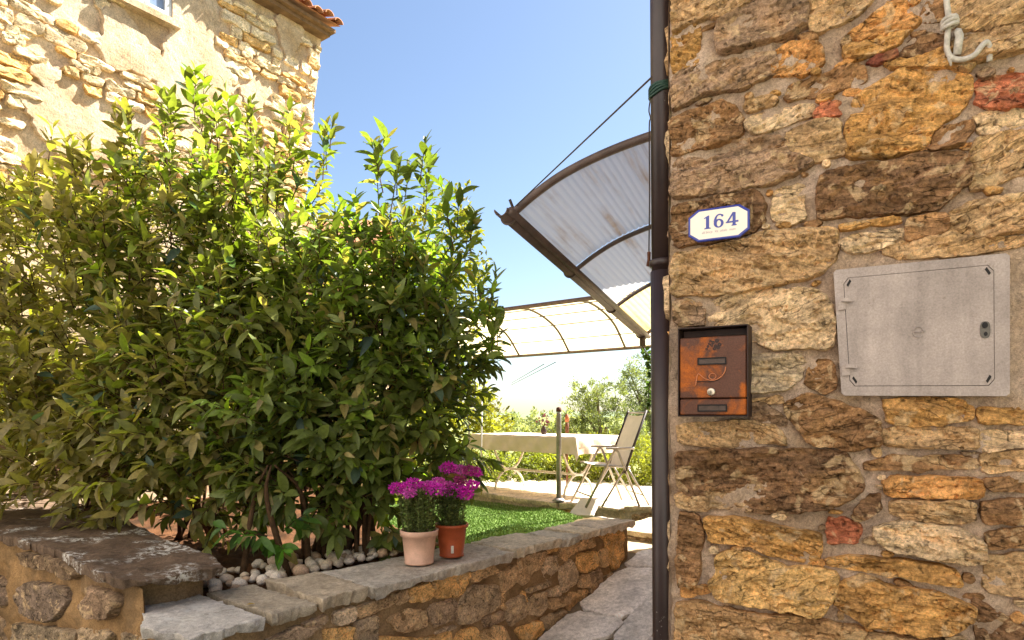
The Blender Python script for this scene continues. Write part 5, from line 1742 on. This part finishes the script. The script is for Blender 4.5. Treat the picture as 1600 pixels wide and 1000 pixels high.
dg = MB()
zt = .0083
S = .046
def D(x0, y0, pts): return [(x0 + x * S, y0 + y * S) for x, y in pts]
yb = -.015
wpart(pl, 'digit', MB().prism(D(-.052, yb, [(.10, 0), (.60, 0), (.60, .05), (.47, .10), (.47, 1.0), (.38, 1.0), (.08, .84), (.10, .78), (.23, .82), (.23, .10), (.10, .05)]), .0079, zt), M['enamel_blue'])
six = MB()
oc, ic = [], []
for k in range(25):
    th = 2 * math.pi * k / 24
    oc.append((.40 + .36 * math.cos(th), .32 + .33 * math.sin(th))); ic.append((.41 + .15 * math.cos(th), .31 + .23 * math.sin(th)))
six.add(*strip(D(-.017, yb, oc), D(-.017, yb, ic), zt))
oa, ia = [], []
for k in range(15):
    th = math.pi - k / 14 * math.pi * .72
    oa.append((.46 + .42 * math.cos(th), .42 + .60 * math.sin(th))); wv = 1 - .55 * math.sin(k / 14 * math.pi * .8)
    ia.append((.46 + (.42 - .22 * max(.35, 1 - k / 18)) * math.cos(th), .42 + (.60 - .10) * math.sin(th)))
six.add(*strip(D(-.017, yb, oa), D(-.017, yb, ia), zt + .0003))
six.add([(p[0], p[1], zt + .0006) for p in D(-.017, yb, [(.66 + .085 * math.cos(i * math.pi / 5), .86 + .085 * math.sin(i * math.pi / 5)) for i in range(10)])], [tuple(range(10))])
wpart(pl, 'digit', six, M['enamel_blue'])
four = MB()
four.add([(x, y, zt) for x, y in D(.024, yb, [(.42, .0), (.80, .0), (.80, .06), (.72, .09), (.72, .98), (.50, .98), (.50, .09), (.42, .06)])], [tuple(range(8))])
four.add([(x, y, zt + .0003) for x, y in D(.024, yb, [(.02, .24), (.92, .24), (.92, .38), (.02, .34)])], [(0, 1, 2, 3)])
four.add([(x, y, zt + .0006) for x, y in D(.024, yb, [(.02, .24), (.20, .30), (.66, 1.0), (.50, 1.0)])], [(0, 1, 2, 3)])
wpart(pl, 'digit', four, M['enamel_blue'])
tc = bpy.data.curves.new('small_lettering', 'FONT')
tc.body = 'dil borp  Va  olialc  mon'
tc.size = .0115; tc.shear = .3; tc.align_x = 'CENTER'
tc.materials.append(M['text_grey'])
to = bpy.data.objects.new('lettering_curve', tc)
tme = bpy.data.meshes.new_from_object(to)
bpy.data.objects.remove(to)
to = bpy.data.objects.new('small_lettering', tme); C.objects.link(to); to.parent = pl
to.matrix_local = Matrix.Translation((0, -.030, .0082))

# ------------------------------------------------------------------ mailbox
mb = empty('mailbox')
MO = .095
sA, zA = HW.px(1059, 651, MO); sB, zB = HW.px(1169, 506, MO)
mb.matrix_world = HW.matrix(sA, zA, .012)
mw, mh, mdp = sB - sA, zB - zA, MO - .012
tag(mb, 'rusty copper-brown metal mailbox with a post horn emblem beside the drainpipe', 'mailbox')
bx_ = MB()
bx_.box(0, mw, 0, mh, 0, .003)
for (x0, x1, y0, y1) in ((0, .003, 0, mh), (mw - .003, mw, 0, mh), (.0031, mw - .0031, 0, .003), (.0031, mw - .0031, mh - .003, mh)):
    bx_.box(x0, x1, y0, y1, .0032, mdp)
wpart(mb, 'case', bx_, M['rust_dark'])
y1 = mh * .195
dr = MB().box(.005, mw - .005, y1 + .003, mh * .885, mdp - .022, mdp - .003, .003)
door = wpart(mb, 'door', dr, M['rust'])
low = wpart(mb, 'lower_panel', MB().box(.005, mw - .005, .005, y1, mdp - .022, mdp - .003, .003), M['rust'])
wpart(mb, 'flap', MB().box(.006, mw - .006, mh * .90, mh - .004, mdp - .055, mdp - .045, .002), M['rust_dark'])
zf = mdp - .003
def plate_frame(parent, x0, x1, yy0, yy1):
    b = MB()
    t_ = .0035
    b.box(x0, x1, yy0, yy0 + t_, zf + .0003, zf + .004); b.box(x0, x1, yy1 - t_, yy1, zf + .0003, zf + .004)
    b.box(x0, x0 + t_, yy0 + t_ + .0002, yy1 - t_ - .0002, zf + .0003, zf + .0042); b.box(x1 - t_, x1, yy0 + t_ + .0002, yy1 - t_ - .0002, zf + .0003, zf + .0042)
    b.build('name_plate_frame', M['black'], parent, matrix=I4)
    MB().box(x0 + t_, x1 - t_, yy0 + t_, yy1 - t_, zf + .0003, zf + .0016).build('name_plate', M['plate_dark'], parent, matrix=I4)
plate_frame(door, mw * .29, mw * .70, mh * .575, mh * .655)
plate_frame(low, mw * .29, mw * .71, mh * .055, mh * .135)
hp = [(.69, .545), (.675, .49), (.62, .435), (.54, .405), (.46, .405), (.38, .43), (.315, .475), (.285, .455), (.27, .39), (.26, .345)]
MB().tube(spline([(mw * x, mh * y, zf + .0015) for x, y in hp], 5), .0017, 6).build('post_horn', M['copper_line'], door, True, matrix=I4)
hp2 = [(.66, .48), (.60, .42), (.52, .392), (.44, .388), (.36, .392), (.27, .39)]
MB().tube(spline([(mw * x, mh * y, zf + .0014) for x, y in hp2], 5), .0012, 6).build('post_horn', M['rust_dark'], door, True, matrix=I4)
MB().tube([(mw * .505 + mw * .05 * math.cos(a * math.pi / 8), mh * .445 + mh * .032 * math.sin(a * math.pi / 8), zf + .0018) for a in range(17)], .0014, 6, False).build('post_horn_loop', M['copper_line'], door, True, matrix=I4)
LM = Matrix.Translation((mw * .485, mh * .275, zf))
MB().lathe([(.0115, .0), (.0115, .003), (.009, .0045), (.001, .0045)], 18, LM).build('lock', M['chrome'], door, True, matrix=I4)
MB().box(mw * .485 - .001, mw * .485 + .001, mh * .275 - .004, mh * .275 + .004, zf + .0046, zf + .005).build('keyhole', M['black'], door, matrix=I4)
for k in range(11):     # specks of flaked lettering above the slot
    x, y = mw * (.42 + .20 * ((k * 37) % 11) / 11), mh * (.75 + .10 * ((k * 17) % 7) / 7)
    MB().lathe([(.004 + .0012 * (k % 3), .0002), (.001, .0006)], 7, Matrix.Translation((x, y, zf))).build('paint_fleck', M['rust_dark'], door, matrix=I4)

# ------------------------------------------------------------------ meter cabinet
cb = empty('meter_cabinet')
tag(cb, 'pale grey-pink meter cabinet set flush into the stone wall', 'cabinet')
OUT = .030
qTL, qTR, qBR, qBL = HW.px(1302, 422, OUT), HW.px(1578, 395, OUT), HW.px(1578, 619, OUT), HW.px(1315, 618, OUT)
def cq(u, v):
    a = Vector(qBL).lerp(Vector(qBR), u); b = Vector(qTL).lerp(Vector(qTR), u)
    return a.lerp(b, v)
def cprism(poly, z0, z1):
    n = len(poly)
    P = [cq(u, v) for u, v in poly]
    vs = [HW.to3(p.x, p.y, z0) for p in P] + [HW.to3(p.x, p.y, z1) for p in P]
    fs = [tuple(range(n - 1, -1, -1)), tuple(range(n, 2 * n))] + [(i, (i + 1) % n, n + (i + 1) % n, n + i) for i in range(n)]
    return MB().add(vs, fs)
dl, dr_, db, dt = .062, .915, .077, .925
ch_ = .045
dpoly = [(dl + ch_ * .7, db), (dr_ - ch_ * .7, db), (dr_, db + ch_), (dr_, dt - ch_), (dr_ - ch_ * .7, dt), (dl + ch_ * .7, dt), (dl, dt - ch_), (dl, db + ch_)]
# frame ring
opoly = [(.05, 0), (.95, 0), (1, .06), (1, .94), (.95, 1), (.05, 1), (0, .94), (0, .06)]
opoly = [(0.02, 0), (.98, 0), (1, .02), (1, .98), (.98, 1), (.02, 1), (0, .98), (0, .02)]
ipoly = [(dl + (x - .5) * 0, y) for x, y in dpoly]
ipoly = [(.5 + (x - .5) * 1.008, .5 + (y - .5) * 1.010) for x, y in dpoly]
fb = MB()
no = 8
P1 = [HW.to3(*cq(u, v), OUT) for u, v in opoly]; P2 = [HW.to3(*cq(u, v), OUT) for u, v in ipoly]
P0_ = [HW.to3(*cq(u, v), -.01) for u, v in opoly]; P3 = [HW.to3(*cq(u, v), OUT - .012) for u, v in ipoly]
fb.add(P1 + P2, [(i, (i + 1) % no, no + (i + 1) % no, no + i) for i in range(no)])
fb.add(P0_ + P1, [(i, (i + 1) % no, no + (i + 1) % no, no + i) for i in range(no)])
fb.add(P2 + P3, [(i, (i + 1) % no, no + (i + 1) % no, no + i) for i in range(no)])
fb.build('frame', M['cab'], cb)
cprism([(.03, .03), (.97, .03), (.97, .97), (.03, .97)], -.02, OUT - .0125).build('recess', M['black'], cb)
cdoor = cprism(dpoly, OUT - .012, OUT + .001).build('door', M['cab'], cb)
for (u, v, sg) in ((dl + .030, dt - .040, 1), (dr_ - .030, dt - .040, -1), (dl + .030, db + .045, -1), (dr_ - .030, db + .045, 1)):
    e1, e2 = Vector((.011, .022 * sg)), Vector((-.005, .008 * sg))
    cprism([(u - e1.x - e2.x, v - e1.y - e2.y), (u + e1.x - e2.x, v + e1.y - e2.y), (u + e1.x + e2.x, v + e1.y + e2.y), (u - e1.x + e2.x, v - e1.y + e2.y)], OUT + .0012, OUT + .002).build('slot', M['black'], cdoor)
for v in (.735, .215):
    hg = MB()
    cprism([(.012, v - .06), (.062, v - .055), (.062, v + .03), (.012, v + .03)], OUT + .0005, OUT + .006).build('hinge', M['cab'], cb)
    cprism([(.040, v + .004), (.112, v - .002), (.112, v + .024), (.040, v + .034)], OUT + .0065, OUT + .013).build('hinge_arm', M['cab'], cb)
lk = []
for i in range(20):
    th = 2 * math.pi * i / 20
    lk.append((.868 + .028 * math.copysign(abs(math.cos(th)) ** .7, math.cos(th)), .47 + .060 * math.copysign(abs(math.sin(th)) ** .7, math.sin(th))))
lkp = cprism(lk, OUT + .0012, OUT + .004).build('lock_plate', M['cab_dark'], cdoor)
cprism([(.866 + .016 * math.cos(i * .4), .502 + .022 * math.sin(i * .4)) for i in range(16)], OUT + .0042, OUT + .0065).build('lock', M['black'], cdoor)
cprism([(.870 + .010 * math.cos(i * .4), .44 + .015 * math.sin(i * .4)) for i in range(16)], OUT + .0042, OUT + .0050).build('button', M['black'], cdoor)
# embossed round letter e
em = []
for k in range(30):
    th = R(-5) + k / 29 * R(325)
    em.append((.495 + .030 * math.cos(th), .475 + .040 * math.sin(th)))
em = [(.468, .475)] + em
MB().tube([HW.to3(*cq(u, v), OUT + .001) for u, v in em], .0022, 5).build('emblem', M['cab'], cdoor, True)

# ------------------------------------------------------------------ rope and bracket at the top of the wall
rp = empty('rope_hook', tuple(HW.to3(*HW.px(1484, 60), .05)))
tag(rp, 'weathered grey rope knotted round an iron bracket high on the stone wall', 'rope')
rpt = lambda x, y, o: HW.to3(*HW.px(x, y, o), o)
MB().tube(spline([rpt(1477, -60, .055), rpt(1479, 0, .055), rpt(1482, 28, .055), rpt(1480, 60, .05), rpt(1480, 78, .045), rpt(1487, 90, .045), rpt(1503, 93, .045), rpt(1522, 86, .05), rpt(1533, 73, .05), rpt(1541, 66, .045), rpt(1546, 74, .035), rpt(1546, 96, .028)], 6), [.0068] * 67, 8).build('rope', M['rope'], rp, True)
for k in range(3):
    c0_ = HW.px(1484, 33 + k * 4, .055)
    MB().tube([HW.to3(c0_[0] + .016 * math.cos(a * math.pi / 6), c0_[1] + .005 * math.sin(a * math.pi / 6 + k), .055 + .014 * math.sin(a * math.pi / 6)) for a in range(13)], .0055, 6, False).build('knot_loop', M['rope'], rp, True)
MB().tube(spline([rpt(1486, 30, .06), rpt(1492, 24, .065), rpt(1494, 32, .06), rpt(1490, 38, .06)], 4), .006, 6).build('knot_loop', M['rope'], rp, True)
MB().tube([rpt(1493, 52, .0), rpt(1496, 50, .045), rpt(1499, 56, .05), rpt(1495, 86, .045)], .010, 6).build('bracket', M['rope'], rp, True)
MB().tube([rpt(1484, 90, .045), rpt(1486, 103, .04)], [.006, .002], 6).build('rope_end', M['rope'], rp, True)
MB().tube([rpt(1482, 40, .05), rpt(1500, 36, .0)], .007, 6).build('pin', M['black'], rp)

# ------------------------------------------------------------------ flower pots
def potted(label, base, h, r0, r1, mat, rimh, seed, fol_h, fol_r, blooms):
    r = np.random.default_rng(seed)
    root = empty('flower_pot', tuple(base))
    tag(root, label, 'flower pot', 'flower pots on the coping')
    T = Matrix.Translation(base)
    MB().lathe([(.001, .004), (r0 - .012, .004), (r0 - .008, 0), (r0, .002), (r0 + .002, .012), (r0 - .001, .014), (r1 - .006, h - rimh), (r1 + .004, h - rimh + .003), (r1 + .007, h - .004), (r1 + .003, h),
                (r1 - .006, h - .002), (r1 - .010, h - .05)], 40, T).build('pot', M[mat], root, True)
    MB().lathe([(.001, h - .02), (r1 - .011, h - .022)], 24, T).build('soil', M['soil'], root, True)
    b = np.array(list(base))
    # upright stems
    st = MB()
    ends = []
    for k in range(46):
        a, q = r.uniform(0, 6.28), r.uniform(0, 1) ** .5
        p0 = Vector(b + [q * (r1 - .02) * math.cos(a), q * (r1 - .02) * math.sin(a), h - .03])
        p1 = Vector(b + [q * fol_r * math.cos(a), q * fol_r * math.sin(a), h + fol_h * r.uniform(.72, 1.0)])
        m = p0.lerp(p1, .5) + Vector(r.normal(0, .008, 3))
        st.tube([p0, m, p1], [.0025, .002, .001], 4, False)
        ends.append((p0, m, p1))
    so = st.build('stems', M['herb_stem'], root, True); so['kind'] = 'stuff'
    LP, LA, LU, LL = [], [], [], []
    for (p0, m, p1) in ends:
        for k in range(64):
            f = r.uniform(.08, 1.0)
            p = p0.lerp(m, f * 2) if f < .5 else m.lerp(p1, f * 2 - 1)
            d = r.normal(0, 1, 3); d[2] = abs(d[2]) * .6 + .1
            LP.append(list(p)); LA.append(d); LU.append(r.normal(0, .6, 3) + [0, 0, 1]); LL.append(r.uniform(.014, .032))
    LP, LA, LU, LL = map(np.array, (LP, LA, LU, LL))
    V, F3, F4 = diamonds(LP, LA, LU, LL, LL * .38)
    col = np.array([.13, .165, .05]) * r.uniform(.5, 1.6, (len(LP), 1))
    fo = link('foliage', leaf_mesh('foliage', V, F3, F4, col), M['herb'], root); fo['kind'] = 'stuff'
    for (dx, dy, dz, br, tone) in blooms:
        c = b + [dx, dy, dz]
        n = 280
        br = br * 1.3
        d = unit(r.normal(size=(n, 3)) + [0, 0, .35])
        p = c + d * np.array([br, br, br * .62]) * r.uniform(.55, 1, (n, 1))
        V, F3, F4 = diamonds(p, d + r.normal(0, .7, (n, 3)), rand_dir(n), .013 * r.uniform(.7, 1.3, n), .010 * r.uniform(.7, 1.3, n))
        link('flower_head', leaf_mesh('flower_head', V, F3, F4, np.array(tone) * r.uniform(.65, 1.35, (n, 1))), M['petal'], root)
        MB().tube([Vector(c) - Vector((0, 0, .05)), Vector(c)], .002, 4).build('flower_stalk', M['herb_stem'], root)
    return root


M['herb_stem'] = mat_simple('green_stem', lin(96, 104, 52), 0.8)
MAG, PNK, DUL = (.74, .06, .58), (.76, .18, .60), (.50, .09, .28)
p1 = px_floor(655, 879, CZ + .008); p2 = px_floor(701, 869, CZ + .008)
potted('pale pink plastic pot of magenta flowers, nearer of the two on the coping', (p1[0], p1[1], CZ + .006), .182, .078, .097, 'pot_pink', .034, 1, .235, .105,
       [(-.115, -.02, .405, .036, MAG), (-.07, .03, .40, .030, PNK), (-.03, -.02, .425, .040, MAG), (-.04, -.07, .385, .028, PNK), (.035, .02, .405, .040, PNK), (.085, -.03, .40, .048, MAG), (.10, .05, .43, .030, PNK)])
potted('terracotta plastic pot with a white clip, behind the pale pink one', (p2[0] + .015, p2[1] + .02, CZ + .006), .185, .068, .090, 'pot_terra', .022, 2, .21, .085,
       [(-.02, 0, .50, .038, MAG), (.04, .03, .485, .034, PNK), (.10, .0, .485, .034, DUL), (.135, .02, .47, .028, MAG), (.12, -.02, .405, .028, MAG), (.03, -.04, .37, .052, MAG), (.085, -.05, .355, .034, MAG), (-.02, -.03, .40, .03, PNK), (.05, -.0, .43, .028, DUL)])
clip = MB().box(-.008, .008, 0, .042, 0, .004, .002)
rt = [o for o in C.objects if o.name.startswith('flower_pot')][-1]
cp = Vector((p2[0] + .015, p2[1] + .02, CZ + .006))
vd = Vector((-cp.x, -cp.y, 0)).normalized(); vx = Vector((-vd.y, vd.x, 0))
cm = Matrix(((vx.x, 0, vd.x, cp.x + vd.x * .0775 + vx.x * .004), (vx.y, 0, vd.y, cp.y + vd.y * .0775 + vx.y * .004), (0, 1, 0, cp.z + .03), (0, 0, 0, 1)))
cv = [cm @ v for v in clip.v]
MB().add(cv, clip.f).build('clip', M['white_clip'], rt)

# ------------------------------------------------------------------ pebbles and fallen leaves
def pebble_mesh(seed):
    r = random.Random(seed)
    vs, fs = [], []
    n, m = 10, 6
    for i in range(m + 1):
        ph = math.pi * i / m
        for k in range(n):
            th = 2 * math.pi * k / n
            v = Vector((math.sin(ph) * math.cos(th), math.sin(ph) * math.sin(th), math.cos(ph)))
            f = 1 + .28 * noise.noise(v * 1.2 + Vector((seed * 7.3, 0, 0)))
            vs.append(v * f)
    for i in range(m):
        for k in range(n):
            fs.append((i * n + k, (i + 1) * n + k, (i + 1) * n + (k + 1) % n, i * n + (k + 1) % n))
    me = new_mesh('pebble', vs, fs, True)
    me.materials.append(M['pebble'])
    return me


pm = [pebble_mesh(k) for k in range(8)]
rs = random.Random(77)


def pebble(x, y, z, r, label, group):
    o = bpy.data.objects.new('pebble', rs.choice(pm)); C.objects.link(o)
    o.location = (x, y, z + r * .55)
    o.scale = (r * rs.uniform(.85, 1.35), r * rs.uniform(.8, 1.2), r * rs.uniform(.6, .9))
    o.rotation_euler = (rs.uniform(-.4, .4), rs.uniform(-.4, .4), rs.uniform(0, 6.3))
    s = rs.uniform(.8, 1.08)
    b = rs.choice([lin(212, 190, 164), lin(222, 204, 180), lin(200, 168, 138), lin(228, 212, 192)])
    o.color = tuple(c * s for c in b[:3]) + (1,)
    tag(o, label, 'pebble', group)
    return o


placed = []
tries = 0
while len(placed) < 125 and tries < 8000:
    tries += 1
    t = rs.uniform(0.2, 1.95); w = widths[0] + .04 + abs(rs.gauss(0, .24))
    r = rs.uniform(.020, .040)
    if any((t - a) ** 2 + (w - b) ** 2 < ((r + c) * .88) ** 2 for a, b, c in placed): continue
    if w > .9: continue
    placed.append((t, w, r))
    p = GW.to3(t, 0, -w)
    pebble(p.x, p.y, CZ - .035 + rs.uniform(0, .012), r, 'pale rounded pebble in the loose row between the coping and the laurel stems', 'pebbles between coping and laurel')
p = px_floor(276, 925, CZ + .01)
pebble(p[0], p[1], CZ + .0, .034, 'single grey-white pebble lying alone on the near end of the coping', None)
for k, (px, py, z, lb) in enumerate([(385, 945, CZ + .008, 'small yellow fallen leaf on the near coping slab'), (110, 790, WZ + .012, 'dry tan fallen leaf at the back of the dark slab'), (190, 806, WZ + .012, 'curled yellow-green fallen leaf at the rim of the dark slab'),
                                     (935, 948, None, 'brown fallen leaf on the lane paving')]):
    if z is None:
        q = lane_pt(2.75, .22, .016)
    else:
        a = px_floor(px, py, z); q = Vector((a[0], a[1], z))
    V, F3, F4 = leaf_arrays(np.array([list(q)]), np.array([[.8, .4, .05]]), np.array([[0, 0, 1.0]]), [.06 if k != 0 else .035], [.022], [.15], [.1])
    o = link('fallen_leaf', leaf_mesh('fallen_leaf', V, F3, F4, np.array([[.42, .28, .08]]) * (1 if k != 3 else .5)), M['laurel'])
    tag(o, lb, 'leaf')
